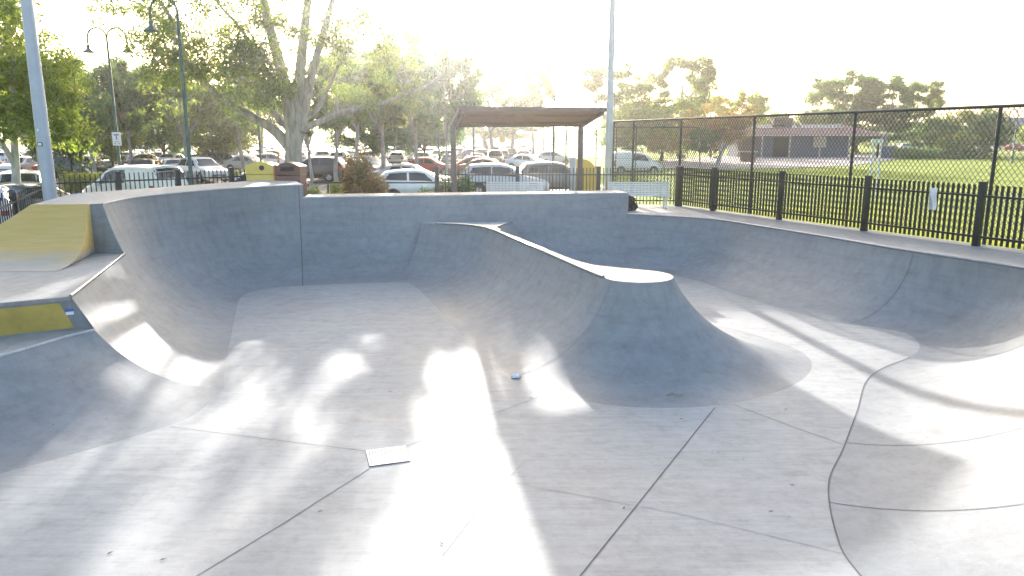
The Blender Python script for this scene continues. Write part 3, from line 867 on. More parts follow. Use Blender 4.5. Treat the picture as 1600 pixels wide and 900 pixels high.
def binn(name, label, loc, w, h, body, hole, extra=None):
    b = empty(name, loc); tag(b, label, 'bin')
    m_ = MB(); m_.box((0, 0, (h - .42) / 2), (w, .8, h - .42), body, 0, .03); m_.build('body', b, 40)
    m_ = MB(); pr = []
    for i in range(11):
        t = i / 10; pr.append((-w / 2 + w * t, h - .41 + .28 + .13 * math.sin(math.pi * t)))
    ring = [(-w / 2, h - .41)] + pr + [(w / 2, h - .41)]
    n = len(ring)
    v = [(x, -.42, z) for x, z in ring] + [(x, .42, z) for x, z in ring]
    f = [tuple(range(n)), tuple(range(2 * n - 1, n - 1, -1))] + [(i, i + n, (i + 1) % n + n, (i + 1) % n) for i in range(n)]
    m_.add(v, f, body); hd_ = m_.build('hood', b, 40)
    m_ = MB()
    if hole == 'round':
        Mx = Matrix.Rotation(R(90), 4, 'X')
        m_.lathe([(.0, .0), (.07, .0), (.07, .012), (.085, .012), (.085, -.02)], M['black'], (0.08, -.421, h - .2), 20, Mx)
    else:
        Mx = Matrix.Rotation(R(90), 4, 'X') 
        m_.box((0, -.421, h - .21), (w * .55, .02, .14), M['black'], 0, .008)
    m_.build('opening', b, 40)
    if extra:
        m_ = MB(); m_.box((-w / 2 - .015, -.3, (h - .05) / 2), (.05, .25, h - .1), extra, 0, .01); m_.build('side_strip', b, 40)
    return b
binn('recycling_bin', 'yellow bin with a round black opening standing left of the brown bin', (-8.5, 25.8, .0), .95, 1.62, M['bin_yellow'], 'round')
binn('rubbish_bin', 'brown bin with a wide slot opening and orange edge right of the yellow bin', (-7.55, 25.75, 0), .84, 1.6, M['bin_brown'], 'slot', M['bin_orange'])

# yellow round panel behind the shelter post
yp = empty('yellow_panel', (2.65, 28.3, -.2)); tag(yp, 'big rounded yellow board behind the fence next to the shelter post', 'board')
m_ = MB(); ring = []
for i in range(25):
    a = R(-90 + 180 * i / 24); ring.append((.0 + .62 * math.cos(a), .95 + .88 * math.sin(a)))
ring = [(-.25, .07)] + ring + [(-.25, 1.83)]
n = len(ring)
m_.add([(x, -.03, z) for x, z in ring] + [(x, .03, z) for x, z in ring], [tuple(range(n)), tuple(range(2 * n - 1, n - 1, -1))] + [(i, i + n, (i + 1) % n + n, (i + 1) % n) for i in range(n)], M['yellow'])
m_.build('board', yp)
m_ = MB(); m_.box((-.38, 0, .95), (.22, .1, 1.9), M['steel'], 0, .01); m_.build('post', yp, 40)

# ------------------------------------------------------------------ poles and lamps
def pole(name, label, px, Y, pytop, pybot, w0, w1, mat, zb, cat='pole', step=False):
    b = atY(px[1], pybot, Y); t = atY(px[0], pytop, Y)
    o = empty(name, (b.x, Y, zb)); tag(o, label, cat)
    m_ = MB(); m_.tube([(0, 0, 0), (0, 0, (t.z - zb) * .35), (0, 0, (t.z - zb) * .352), (0, 0, t.z - zb)], [w0, w0 * .95, w0 * .93, w1], mat, 16); m_.build('mast', o, 50)
    m_ = MB(); m_.tube([(0, 0, 0), (0, 0, .04)], w0 * 2.1, M['kerb'], 16); m_.build('base_plate', o, 40)
    return o
p1 = pole('light_pole', 'thick pale grey pole leaning at the picture edge in front of the white barked tree', (-5, 73), 19.5, -330, 260, .17, .10, M['steel'], -.3)
m_ = MB(); m_.box((-.0, -.172, 2.55), (.09, .02, .07), M['white']); m_.box((-.0, -.168, 2.55), (.12, .02, .1), M['trim']); m_.build('label_plate', p1)
m_ = MB(); m_.lathe([(0, .02), (.035, .015), (.035, 0)], M['white'], (0.0, -.17, 2.9), 12, Matrix.Rotation(R(90), 4, 'X')); m_.build('cover_cap', p1)
p2 = pole('light_pole', 'tall pale grey pole rising beside the shelter roof through the whole sky', (957, 950.5), 30.9, -200, 270, .15, .09, M['steel'], -.3)

def bell(parent, c):
    m_ = MB(); m_.lathe([(.02, .34), (.07, .33), (.075, .16), (.12, .1), (.27, .0), (.27, -.03), (.02, -.03)], M['green_pole'], c, 20); l = m_.build('lamp_shade', parent, 50)
    return l
def lamp_post(name, label, x, Y, zb, h, arms, reach=.55, sc_=1.0):
    o = empty(name, (x, Y, zb)); tag(o, label, 'street lamp', 'green lamp posts in the car park')
    m_ = MB(); m_.tube([(0, 0, 0), (0, 0, 1.2), (0, 0, 1.25), (0, 0, h)], [.11, .1, .075, .05], M['green_pole'], 12); m_.build('mast', o, 50)
    for s in arms:
        m_ = MB(); pts = [(0, 0, h - .05)] + [(s * reach * (1 - math.cos(R(a))), 0, h + reach * math.sin(R(a)) * 1.05) for a in range(10, 181, 17)] + [(s * 2 * reach, 0, h - .25)]
        m_.tube(pts, .045, M['green_pole'], 8); m_.build('arm', o, 50)
        bell(o, (s * 2 * reach, 0, h - .6))
    return o
A_ = atY(288, 150, 27)
lampA = lamp_post('lamp_post', 'nearest green lamp post with a bell shade hanging high beside the big gum tree', A_.x, 27, -.4, atY(276, 25, 27).z + .4 + .12, (-1,), .47)
B_ = atY(176, 150, 36)
lampB = lamp_post('lamp_post', 'green lamp post with two bell shades and a white sign board', B_.x, 36, -.5, atY(165, 60, 36).z + .5, (-1, 1), .45)
zs = atY(180, 217, 36).z + .5
m_ = MB(); m_.box((.05, -.12, zs), (.42, .03, .62), M['white'], 0, .01)
# the sign's marks
m_.box((.05, -.1365, zs + .19), (.25, .004, .055), M['signgrey']); m_.box((.05, -.1365, zs + .06), (.06, .004, .2), M['signgrey'])
m_.box((.05, -.1365, zs - .13), (.24, .004, .02), M['signgrey']); m_.box((-.03, -.1365, zs - .22), (.05, .004, .05), M['signgrey']); m_.box((.14, -.1365, zs - .22), (.05, .004, .05), M['signgrey'])
m_.build('sign_board', lampB, 40)
Cc = atY(404, 200, 50)
lampC = lamp_post('lamp_post', 'slim green lamp post standing left of the big gum trunk', Cc.x, 50, -.5, atY(404, 60, 50).z + .5, (-1,), .5)
lamp_post('lamp_post', 'distant lamp post showing above the red roofed building', atY(1244, 160, 150).x, 150, -.1, atY(1244, 162, 150).z, (-1,), .5)
lamp_post('lamp_post', 'far lamp post on the lawn beyond the round shrubs', atY(1588, 200, 75).x, 75, -.1, atY(1590, 176, 75).z, (-1,), .4)
for i, (px, Y, top, lab) in enumerate(((685, 70, 120, 'thin grey pole far off left of the shelter'), (740, 60, 60, 'slim grey pole seen rising behind the shelter roof'), (866, 70, 150, 'slender pole behind the shelter roof near its right end'))):
    b = atY(px, 200, Y); t = atY(px, top, Y)
    o = empty('slim_pole', (b.x, Y, -.5)); tag(o, lab, 'pole')
    m_ = MB(); m_.tube([(0, 0, 0), (0, 0, t.z + .5)], [.09, .06], M['green_pole'], 10); m_.build('mast', o, 50)
    m_ = MB(); m_.tube([(0, 0, t.z + .45), (0, 0, t.z + .55)], [.1, .1], M['green_pole'], 10); m_.build('cap', o, 50)
# small orange marker post by the bins
b = atY(435, 250, 33); o = empty('marker_post', (b.x, 33, -.5)); tag(o, 'thin orange marker post behind the bins', 'post')
m_ = MB(); m_.tube([(0, 0, 0), (0, 0, atY(434, 240, 33).z + .45)], .045, M['orange'], 8); m_.build('stake', o, 50)
m_ = MB(); m_.tube([(0, 0, atY(434, 240, 33).z + .45), (0, 0, atY(434, 240, 33).z + .5)], .05, M['yellow'], 8); m_.build('cap', o, 50)

# ------------------------------------------------------------------ cars
def car_kind(kind):
    """stations: x from the nose, half width, z low, z belt, half roof width, z top"""
    if kind == 'suv': L, st, cow, rf, rr_, tail, wr_, wx = 4.55, [(0, .70, .34, .62, .60, .66), (.10, .84, .24, .72, .72, .80), (.5, .90, .22, .86, .78, .93), (1.1, .92, .22, .95, .80, 1.03), (1.45, .92, .22, .98, .74, 1.22), (2.0, .92, .22, 1.0, .66, 1.58), (2.4, .92, .22, 1.01, .66, 1.66), (3.3, .92, .22, 1.03, .66, 1.66), (3.95, .91, .24, 1.05, .65, 1.60), (4.3, .89, .28, 1.06, .68, 1.26), (4.5, .86, .34, .98, .74, 1.02), (4.55, .80, .4, .8, .72, .86)], 1.1, 2.0, 3.95, 4.3, .35, (.85, 3.55)
    elif kind == 'sedan': L, st, cow, rf, rr_, tail, wr_, wx = 4.6, [(0, .68, .32, .56, .58, .60), (.10, .82, .22, .64, .70, .70), (.5, .88, .2, .76, .76, .82), (1.15, .90, .2, .86, .78, .92), (1.5, .90, .2, .88, .72, 1.08), (2.0, .90, .2, .90, .62, 1.38), (2.4, .90, .2, .91, .61, 1.45), (3.0, .90, .2, .92, .61, 1.44), (3.4, .90, .2, .93, .63, 1.34), (3.95, .89, .22, .94, .74, 1.04), (4.45, .86, .28, .92, .76, .98), (4.6, .78, .38, .76, .70, .82)], 1.15, 2.0, 3.3, 3.95, .32, (.85, 3.6)
    elif kind == 'hatch': L, st, cow, rf, rr_, tail, wr_, wx = 4.1, [(0, .66, .32, .58, .56, .62), (.10, .80, .22, .68, .68, .74), (.45, .86, .2, .80, .74, .87), (.95, .88, .2, .90, .76, .97), (1.25, .88, .2, .92, .70, 1.14), (1.75, .88, .2, .94, .62, 1.44), (2.1, .88, .2, .95, .62, 1.51), (2.9, .88, .2, .97, .62, 1.50), (3.5, .87, .22, .99, .61, 1.43), (3.85, .85, .26, .99, .64, 1.14), (4.05, .82, .32, .92, .70, .95), (4.1, .76, .4, .75, .68, .8)], .95, 1.75, 3.5, 3.85, .31, (.78, 3.2)
    else: L, st, cow, rf, rr_, tail, wr_, wx = 4.25, [(0, .70, .34, .62, .60, .68), (.10, .84, .24, .76, .72, .82), (.4, .89, .22, .90, .78, .97), (.75, .91, .22, 1.0, .80, 1.09), (1.0, .91, .22, 1.02, .76, 1.28), (1.45, .91, .22, 1.04, .70, 1.66), (1.9, .91, .22, 1.05, .71, 1.81), (2.8, .91, .22, 1.06, .72, 1.84), (3.9, .91, .22, 1.07, .71, 1.80), (4.1, .90, .24, 1.07, .72, 1.60), (4.22, .88, .3, 1.04, .78, 1.12), (4.25, .84, .4, .8, .76, .9)], .75, 1.45, 3.95, 4.2, .32, (.78, 3.45)
    return L, st, cow, rf, rr_, tail, wr_, wx

class Car:
    def __init__(s, kind):
        s.kind = kind
        s.L, s.st, s.cow, s.rf, s.rr, s.tail, s.wr, s.wx = car_kind(kind)
        s.xs = [q[0] for q in s.st]
    def par(s, x):
        x = max(0, min(s.L, x))
        for i in range(len(s.st) - 1):
            if s.st[i + 1][0] >= x:
                a, b = s.st[i], s.st[i + 1]; t = (x - a[0]) / (b[0] - a[0]); return [a[k] + (b[k] - a[k]) * t for k in range(6)]
        return list(s.st[-1])
    def ringp(s, x):
        _, w, zl, zb, wt_, zt = s.par(x)
        return [(0, zl), (w * .9, zl), (w * .985, zl + .12), (w, zl + (zb - zl) * .55), (w * .965, zb), (wt_ + .02, zt - .07 * min(1, (zt - zb) * 2.5)), (wt_ * .86, zt - .012), (0, zt + .015)]
    def P(s, x, v, side=1):
        r = s.ringp(x); i = min(int(v), 6); t = v - i
        y = r[i][0] + (r[i + 1][0] - r[i][0]) * t; z = r[i][1] + (r[i + 1][1] - r[i][1]) * t
        return Vector((s.L / 2 - x, side * y, z))
    def body(s, mb):
        X = []
        for i in range(len(s.xs) - 1):
            n = max(1, int((s.xs[i + 1] - s.xs[i]) / .22))
            X += [s.xs[i] + (s.xs[i + 1] - s.xs[i]) * k / n for k in range(n)]
        X.append(s.L)
        v = []; w = 15
        for x in X:
            r = s.ringp(x)
            pts = [(y, z) for y, z in r] + [(-y, z) for y, z in r[-2:0:-1]]
            v += [(s.L / 2 - x, y, z) for y, z in pts]
        w = 14; f = []
        for i in range(len(X) - 1):
            for k in range(w): f.append((i * w + k, (i + 1) * w + k, (i + 1) * w + (k + 1) % w, i * w + (k + 1) % w))
        f.append(tuple(range(w))[::-1]); f.append(tuple((len(X) - 1) * w + k for k in range(w)))
        f = [q[::-1] for q in f]
        mb.add(v, f, M['paint'])
    def arches(s, mb):
        for cxw in s.wx:
            for sd in (1, -1):
                y = s.par(cxw)[1] + .004; n = 14; v = []; f = []
                for k in range(n + 1):
                    a = math.pi * k / n
                    for r_ in (s.wr * .5, s.wr * 1.16): v.append((s.L / 2 - cxw + r_ * math.cos(a), sd * y, s.wr + r_ * math.sin(a) * 1.0))
                for k in range(n): f.append((2 * k, 2 * k + 1, 2 * k + 3, 2 * k + 2))
                mb.add(v, f, M['trim'])
        # sills
        for sd in (1, -1):
            mb.box((s.L / 2 - (s.wx[0] + s.wx[1]) / 2, sd * (s.par(2)[1] * .985), .28), (s.wx[1] - s.wx[0] - 2.2 * s.wr, .03, .13), M['trim'])
    def patch(s, mb, x0, x1, v0, v1, mat, side=1, off=.007, nu=8, nv=3, x0t=None, x1t=None):
        x0t = x0 if x0t is None else x0t; x1t = x1 if x1t is None else x1t
        v = []; f = []
        for i in range(nu + 1):
            for j in range(nv + 1):
                t = j / nv; u = i / nu
                xa = x0 + (x0t - x0) * t; xb = x1 + (x1t - x1) * t
                x = xa + (xb - xa) * u; vv_ = v0 + (v1 - v0) * t
                p = s.P(x, vv_, side); c = Vector((p.x, 0, .8))
                nrm_ = Vector((0, side, .25)).normalized()
                v.append(p + nrm_ * off)
        for i in range(nu):
            for j in range(nv):
                q = (i * (nv + 1) + j, (i + 1) * (nv + 1) + j, (i + 1) * (nv + 1) + j + 1, i * (nv + 1) + j + 1); f.append(q)
        mb.add(v, f, mat)
    def screen(s, mb, x0, x1, off=.008, inset=.07):
        v = []; f = []; nu, nv = 6, 8
        for i in range(nu + 1):
            x = x0 + (x1 - x0) * i / nu; r = s.ringp(x)
            z5, y5 = r[5][1], r[5][0]; 
            for j in range(nv + 1):
                t = -1 + 2 * j / nv; a = abs(t)
                yy = y5 * (1 - inset) * a
                # height along the top contour
                if yy > r[6][0]: k = (yy - r[6][0]) / max(1e-6, r[5][0] - r[6][0]); z = r[6][1] + (r[5][1] - r[6][1]) * k
                else: k = yy / max(1e-6, r[6][0]); z = r[7][1] + (r[6][1] - r[7][1]) * k
                sgn = 1 if x1 > x0 else -1
                v.append(Vector((s.L / 2 - x, yy * (1 if t > 0 else -1), z)) + Vector((.4 if s.front_ else -.4, 0, 1)).normalized() * off)
        for i in range(nu):
            for j in range(nv): f.append((i * (nv + 1) + j, (i + 1) * (nv + 1) + j, (i + 1) * (nv + 1) + j + 1, i * (nv + 1) + j + 1))
        mb.add(v, f, M['glass'])
    def parts(s):
        """list of (name, MB, children) in car space"""
        out = []
        b = MB(); s.body(b); s.arches(b); out.append(('body', b, []))
        g = MB(); s.front_ = True; s.screen(g, s.cow + .1, s.rf - .06); out.append(('windscreen', g, []))
        g = MB(); s.front_ = False; s.screen(g, s.rr + .04, s.tail - .03); out.append(('rear_window', g, []))
        mid = (s.rf + s.rr) / 2 - .1
        for sd in (1, -1):
            g = MB(); s.patch(g, s.cow + .32, mid - .04, 4.12, 4.86, M['glass'], sd, x0t=s.rf + .02, x1t=mid - .04); out.append(('side_window', g, []))
            g = MB(); s.patch(g, mid + .05, s.rr + (.12 if s.kind != 'van' else -1.3), 4.12, 4.86, M['glass'], sd, x0t=mid + .05, x1t=s.rr - (.14 if s.kind != 'van' else 1.3)); out.append(('side_window', g, []))
        for cxw in s.wx:
            for sd in (1, -1):
                w_ = MB(); y = s.par(cxw)[1]; Mx = Matrix.Rotation(R(-90) * sd, 4, 'X'); r_ = s.wr
                w_.lathe([(0, -.2), (r_ * .95, -.2), (r_, -.16), (r_, -.03), (r_ * .93, .012), (r_ * .66, .012)], M['tyre'], (s.L / 2 - cxw, sd * (y + .0), r_), 20, Mx)
                h = MB(); h.lathe([(r_ * .66, .013), (r_ * .62, -.02), (r_ * .2, .0), (0, .005)], M['rim'], (s.L / 2 - cxw, sd * (y + .0), r_), 20, Mx)
                for k in range(5):
                    a = 2 * math.pi * k / 5
                    h.box((s.L / 2 - cxw + .42 * r_ * math.cos(a), sd * (y - .005), r_ + .42 * r_ * math.sin(a)), (.05, .012, .05), M['trim'])
                out.append(('wheel', w_, [('rim', h)]))
        for sd in (1, -1):
            h = MB(); s.patch(h, .03, .42, 3.25, 3.95, M['lens'], sd, .012, 4, 2, x0t=.06, x1t=.5); out.append(('headlight', h, []))
            t = MB(); s.patch(t, s.L - .3, s.L - .02, 3.3 if s.kind != 'van' else 2.9, 3.98, M['tail'], sd, .012, 4, 2); 
            zb = s.par(s.L - .06)[3]; t.box((-s.L / 2 + .012, sd * s.par(s.L - .06)[1] * .78, zb - .1), (.04, .22, .15), M['tail'], 0, .01); out.append(('tail_light', t, []))
            mr = MB(); mr.box((s.L / 2 - s.cow - .45, sd * (s.par(s.cow + .4)[1] + .07), s.par(s.cow + .4)[3] + .06), (.1, .2, .13), M['paint'], 0, .03); out.append(('mirror', mr, []))
        gr = MB(); zf = s.par(0)[2]; gr.box((s.L / 2 + .0, 0, zf + .14), (.05, 1.0, .16), M['trim'], 0, .02); gr.box((s.L / 2 - .0, 0, zf + .02), (.06, 1.3, .08), M['trim'], 0, .02); out.append(('grille', gr, []))
        rb_ = MB(); rb_.box((-s.L / 2 + .02, 0, .42), (.1, 1.45, .14), M['trim'], 0, .02); out.append(('rear_bumper', rb_, []))
        np_ = MB(); np_.box((s.L / 2 + .03, 0, zf + .1), (.012, .4, .1), M['plate']); out.append(('number_plate', np_, []))
        np_ = MB(); np_.box((-s.L / 2 - .012, 0, .7), (.014, .4, .1), M['plate']); out.append(('number_plate', np_, []))
        return out

PROTO = {}; FAR = {}
used_proto = set()
for kd in ('suv', 'sedan', 'hatch', 'van'):
    c_ = Car(kd); pts_ = c_.parts()
    j = MB()
    for nm, mbx, ch in pts_:
        for q in [mbx] + [h for _, h in ch]:
            for fcs, mi in zip(q.f, q.m): pass
            base = len(j.v); j.v += q.v
            for fcs, mi in zip(q.f, q.m): j.f.append([base + i for i in fcs]); j.m.append(j.slot(q.mats[mi]))
    root = empty('parked_car', (0, 0, -50))
    for nm, mbx, ch in pts_:
        o = mbx.build(nm, root, 32)
        for n2_, m2_ in ch: m2_.build(n2_, o, 40)
    PROTO[kd] = root; FAR[kd] = j.build('parked_car', None, 32, (0, 0, -50))
COLR = {'white': (.78, .78, .77), 'silver': (.48, .49, .50), 'grey': (.15, .16, .17), 'black': (.018, .018, .02), 'red': (.42, .03, .025), 'dark blue': (.03, .05, .13), 'dark green': (.03, .055, .045), 'bronze': (.20, .13, .08), 'pale gold': (.45, .40, .30)}
def paint_tree(o, c):
    o.color = (*c, 1)
    for ch in KIDS.get(o.name, []): paint_tree(ch, c)
def place(src, store, kd, x, y, z, a, colr, label, name=None, group='cars parked in the car park'):
    key = (id(store), kd)
    if key not in used_proto: used_proto.add(key); o = src
    else: o = copy_tree(src)
    o.location = (x, y, z); o.rotation_euler = (0, 0, a); paint_tree(o, COLR[colr])
    tag(o, label, 'van' if kd == 'van' else 'car', group)
    return o
near = [  # px, depth, heading deg, kind, colour, label
    (214, 31, 158, 'van', 'white', 'white delivery van parked behind the dark picket fence'),
    (44, 30, 118, 'suv', 'silver', 'silver wagon seen from behind beside the white barked tree'),
    (30, 24.5, 160, 'sedan', 'grey', 'dark grey sedan nearest the sloping picket fence'),
    (-22, 22.5, 120, 'hatch', 'white', 'white hatchback cut off by the picture edge beside the dark sedan'),
    (276, 54, 120, 'hatch', 'white', 'white hatchback showing its tail beyond the delivery van'),
    (322, 51, -42, 'suv', 'white', 'white four wheel drive facing the camera right of the nearest lamp post'),
    (352, 68, -32, 'suv', 'dark green', 'dark green wagon behind the front facing white four wheel drive'),
    (238, 48, 104, 'suv', 'bronze', 'bronze wagon seen from behind just over the delivery van roof'),
    (402, 35, 176, 'sedan', 'silver', 'silver sedan half hidden behind the yellow bin'),
    (497, 52, 172, 'suv', 'black', 'black wagon right of the big gum trunk'),
    (505, 78, 112, 'suv', 'white', 'white wagon behind the black wagon right of the big trunk'),
    (642, 44, -12, 'sedan', 'silver', 'silver sedan behind the rusty shrub and the red nosed car'),
    (672, 60, -6, 'sedan', 'red', 'red sedan left of the shelter post'),
    (735, 60, -172, 'hatch', 'red', 'red hatchback framed under the left of the shelter'),
    (655, 35, 8, 'hatch', 'white', 'white hatchback close behind the picket fence left of the shelter'),
    (786, 38, 5, 'suv', 'silver', 'silver wagon behind the half hidden bench under the shelter'),
    (868, 41, 12, 'suv', 'grey', 'grey wagon under the right half of the shelter'),
    (825, 70, -25, 'sedan', 'white', 'white sedan in the row behind the wagons under the shelter'),
    (862, 84, 18, 'hatch', 'silver', 'silver hatchback far behind the right shelter post'),
    (990, 62, 2, 'van', 'white', 'white van behind the chain link fence right of the tall pole'),
    (765, 56, -20, 'sedan', 'bronze', 'bronze sedan between the red hatchback and the white sedan'),
    (580, 62, -30, 'hatch', 'white', 'white hatchback behind the top of the rusty shrub'),
    (545, 55, 175, 'sedan', 'white', 'white sedan between the thin pale trunks'),
    (128, 56, -20, 'suv', 'dark green', 'dark green wagon over the clipped hedge left of the sign'),
    (140, 66, 170, 'sedan', 'silver', 'silver sedan behind the dark green wagon left of the sign'),
    (395, 66, -15, 'sedan', 'silver', 'silver sedan left of the slim lamp post'),
    (430, 72, 20, 'hatch', 'white', 'white hatchback between the slim lamp post and the big trunk'),
    (372, 84, -90, 'suv', 'dark blue', 'dark blue wagon facing the camera behind the silver sedans'),
    (1410, 150, 0, 'hatch', 'silver', 'silver car far off between the trees behind the grey cabinet'),
    (1573, 150, 0, 'sedan', 'red', 'red car far away at the right edge beyond the lawn'),
    (1596, 150, 0, 'hatch', 'silver', 'pale car far away beside the distant red car'),
]
placed = []
for px, d, a, kd, cl_, lab in near:
    x = (px - 800) / FPX * d * 1.0
    zc = ZP if px < 1200 else -.06
    place(PROTO[kd], PROTO, kd, x, d, zc, R(a), cl_, lab); placed.append((x, d))
cols = ['white'] * 8 + ['silver'] * 5 + ['grey'] * 4 + ['black'] * 3 + ['red'] * 1 + ['dark blue'] * 2 + ['pale gold']
r2 = random.Random(21)
lab_far = {c: 'distant %s car in the packed rows at the back of the car park' % c for c in COLR}
for Y in (72, 82, 93, 104, 115, 127, 139):
    x = -.9 * Y - 4
    while x < min(4.0, .12 * Y):
        if r2.random() < .80 and all(math.hypot(x - q[0], Y - q[1]) > 4.4 for q in placed):
            kd = r2.choice(['suv', 'suv', 'sedan', 'hatch', 'hatch']); cl_ = r2.choice(cols)
            if all(abs(x - tx) > 1.5 for tx in ()):
                place(FAR[kd], FAR, kd, x, Y + r2.uniform(-.4, .4), ZP, R(r2.choice([90, -90]) + r2.uniform(-4, 4)), cl_, lab_far[cl_], group='cars in the far rows')
        x += 2.62
for Y, xr in ((61, (-62, -36)), (50, (-45, -36))):
    x = xr[0]
    while x < xr[1]:
        kd = r2.choice(['suv', 'sedan', 'hatch']); cl_ = r2.choice(cols)
        if all(math.hypot(x - q[0], Y - q[1]) > 4.4 for q in placed):
            place(FAR[kd], FAR, kd, x, Y, ZP, R(r2.choice([90, -90]) + r2.uniform(-4, 4)), cl_, lab_far[cl_], group='cars in the far rows')
        x += 2.8
for kd in list(PROTO):
    pass

# ------------------------------------------------------------------ trees
def leaf_mesh(name, C, ln, wd, mat, rng, parent, droop=.5, tilt=None):
    """C: (N,3) leaf bases -> one mesh of kite shaped leaves"""
    n = len(C)
    d = rng.normal(size=(n, 3)); d[:, 2] -= droop * 1.6; d /= np.linalg.norm(d, axis=1)[:, None]
    q = rng.normal(size=(n, 3)); s = np.cross(d, q); s /= np.linalg.norm(s, axis=1)[:, None]
    L = (ln * rng.uniform(.65, 1.35, n))[:, None]; W = (wd * rng.uniform(.7, 1.3, n))[:, None]
    V = np.empty((n, 4, 3)); V[:, 0] = C; V[:, 1] = C + d * L * .45 + s * W * .5; V[:, 2] = C + d * L; V[:, 3] = C + d * L * .45 - s * W * .5
    me = bpy.data.meshes.new(name); me.vertices.add(4 * n); me.vertices.foreach_set('co', V.reshape(-1).astype(np.float32))
    me.loops.add(4 * n); me.loops.foreach_set('vertex_index', np.arange(4 * n, dtype=np.int32))
    me.polygons.add(n); me.polygons.foreach_set('loop_start', np.arange(0, 4 * n, 4, dtype=np.int32))
    me.materials.append(mat); me.update(calc_edges=True); me.validate()
    o = bpy.data.objects.new(name, me); COL.objects.link(o)
    if parent is not None: setparent(o, parent)
    return o

def clump_points(rng, c, rad, n):
    p = rng.normal(size=(n, 3)); p /= np.linalg.norm(p, axis=1)[:, None]
    p *= (rng.uniform(0, 1, n) ** .42)[:, None]
    return np.array(c) + p * np.array(rad)

def bend(a, b, rng, k=.18, n=6, sag=0.0):
    a, b = Vector(a), Vector(b); L = (b - a).length; o = Vector(rng.normal(size=3)) * L * k * .5
    pts = []
    for i in range(n + 1):
        t = i / n; pts.append(a.lerp(b, t) + o * math.sin(math.pi * t) + Vector((0, 0, -sag * L * math.sin(math.pi * t))))
    return pts

def gum(name, label, base, limbs, ellipses, Y0, leaf, barkm, seed, nleaf, ln, wd, depth=2.5, rc=.9, cat='tree', group=None, droop=.5):
    """limbs: list of (pixel polyline, r0, r1, depth offset list); ellipses: (px, py, rx, ry, clumps, depth offset)"""
    rng = np.random.default_rng(seed)
    bx = Vector(base); o = empty(name, bx); tag(o, label, cat, group)
    m_ = MB(); nodes = []
    for poly, r0, r1, dz in limbs:
        pts = []
        for i, (px, py) in enumerate(poly):
            yy = Y0 + dz * i / max(1, len(poly) - 1)
            pts.append(atY(px, py, yy) - bx)
        sp_ = [Vector(p) for p in spline(pts, (len(pts) - 1) * 5)]
        rad = [r0 + (r1 - r0) * (i / (len(sp_) - 1)) ** .8 for i in range(len(sp_))]
        m_.tube(sp_, rad, barkm, 10)
        nodes += [(p, rad[i]) for i, p in enumerate(sp_) if i > len(sp_) * .3]
    C = []; 
    for px, py, rx, ry, k, dy in ellipses:
        for _ in range(k):
            while True:
                u, v_ = rng.uniform(-1, 1, 2)
                if u * u + v_ * v_ < 1: break
            c = atY(px + u * rx, py + v_ * ry, Y0 + dy + rng.uniform(-depth, depth)) - bx
            C.append(c)
    allp = []
    per = max(20, nleaf // len(C))
    for c in C:
        nd = min(nodes, key=lambda q: (q[0] - c).length + (2.0 if q[0].z > c.z + .5 else 0))
        r_ = min(.07, nd[1] * .6)
        bp = bend(nd[0], c, rng, .25, 5)
        m_.tube(bp, [r_ * (1 - .75 * i / 5) for i in range(6)], barkm, 5, False)
        for k in range(3):
            e = c + Vector(rng.normal(size=3)) * rc * .6
            m_.tube(bend(bp[4], e, rng, .2, 3), [r_ * .3, r_ * .25, r_ * .2, r_ * .1], barkm, 4, False)
        s = rng.uniform(.65, 1.3)
        sub = rng.integers(3, 6)
        for k in range(sub):
            cc = np.array(c) + rng.normal(size=3) * rc * .55 * s
            allp.append(clump_points(rng, cc, (rc * .62 * s, rc * .62 * s, rc * .5 * s), per // sub))
    m_.build('trunk', o, 60)
    leaf_mesh('crown', np.vstack(allp), ln, wd, leaf, rng, o, droop)
    return o

# the big gum
gum('gum_tree', 'huge pale trunked gum tree with several rising stems behind the bins', (-10.6, 36, -.5),
    [([(459, 330), (458, 270), (459, 225), (455, 185), (449, 150), (434, 90), (418, 30), (405, -40), (398, -130)], 0.508, .14, -1.0),
     ([(458, 225), (462, 180), (467, 130), (473, 70), (480, 10), (487, -60), (480, -150)], 0.377, .12, .6),
     ([(463, 225), (474, 180), (484, 130), (497, 80), (513, 25), (530, -40), (548, -110)], 0.295, .10, 1.2),
     ([(456, 235), (430, 205), (395, 183), (355, 158), (318, 128), (292, 96), (280, 55), (262, 20), (240, -10)], .27, .06, -2.5),
     ([(455, 205), (430, 180), (415, 150), (395, 130), (370, 122)], .17, .05, -1.0),
     ([(467, 205), (500, 190), (545, 172), (600, 160), (650, 142), (690, 118)], .19, .05, -1.0),
     ([(468, 190), (492, 175), (512, 140), (530, 100), (552, 70)], .15, .05, 1.5),
     ([(292, 96), (262, 40), (225, 10), (180, -8)], .09, .03, -.5),
     ([(449, 150), (420, 118), (400, 80), (372, 40), (345, 10), (320, -30)], .14, .04, -1.5),
     ([(318, 128), (270, 80), (235, 75), (205, 60)], .07, .03, -1.0)],
    [(355, 115, 80, 42, 28, -1), (320, 60, 60, 35, 9, -1), (258, 84, 38, 26, 9, -1.5), (210, 10, 60, 30, 9, -2), (400, 40, 60, 45, 9, 0), (520, 40, 70, 40, 10, .5), (560, 130, 60, 35, 3, 0), (600, 106, 60, 14, 4, 0),
     (640, 125, 50, 30, 4, -.5), (430, -60, 120, 60, 16, 0), (560, -50, 90, 60, 8, 0), (300, -40, 90, 50, 12, -1), (600, 40, 60, 40, 5, 0), (420, 110, 50, 40, 8, -1)], 36,
    M['leaf_gum'], M['bark_pale'], 11, 44000, .21, .06, 2.8, .9, group='gum trees round the car park')
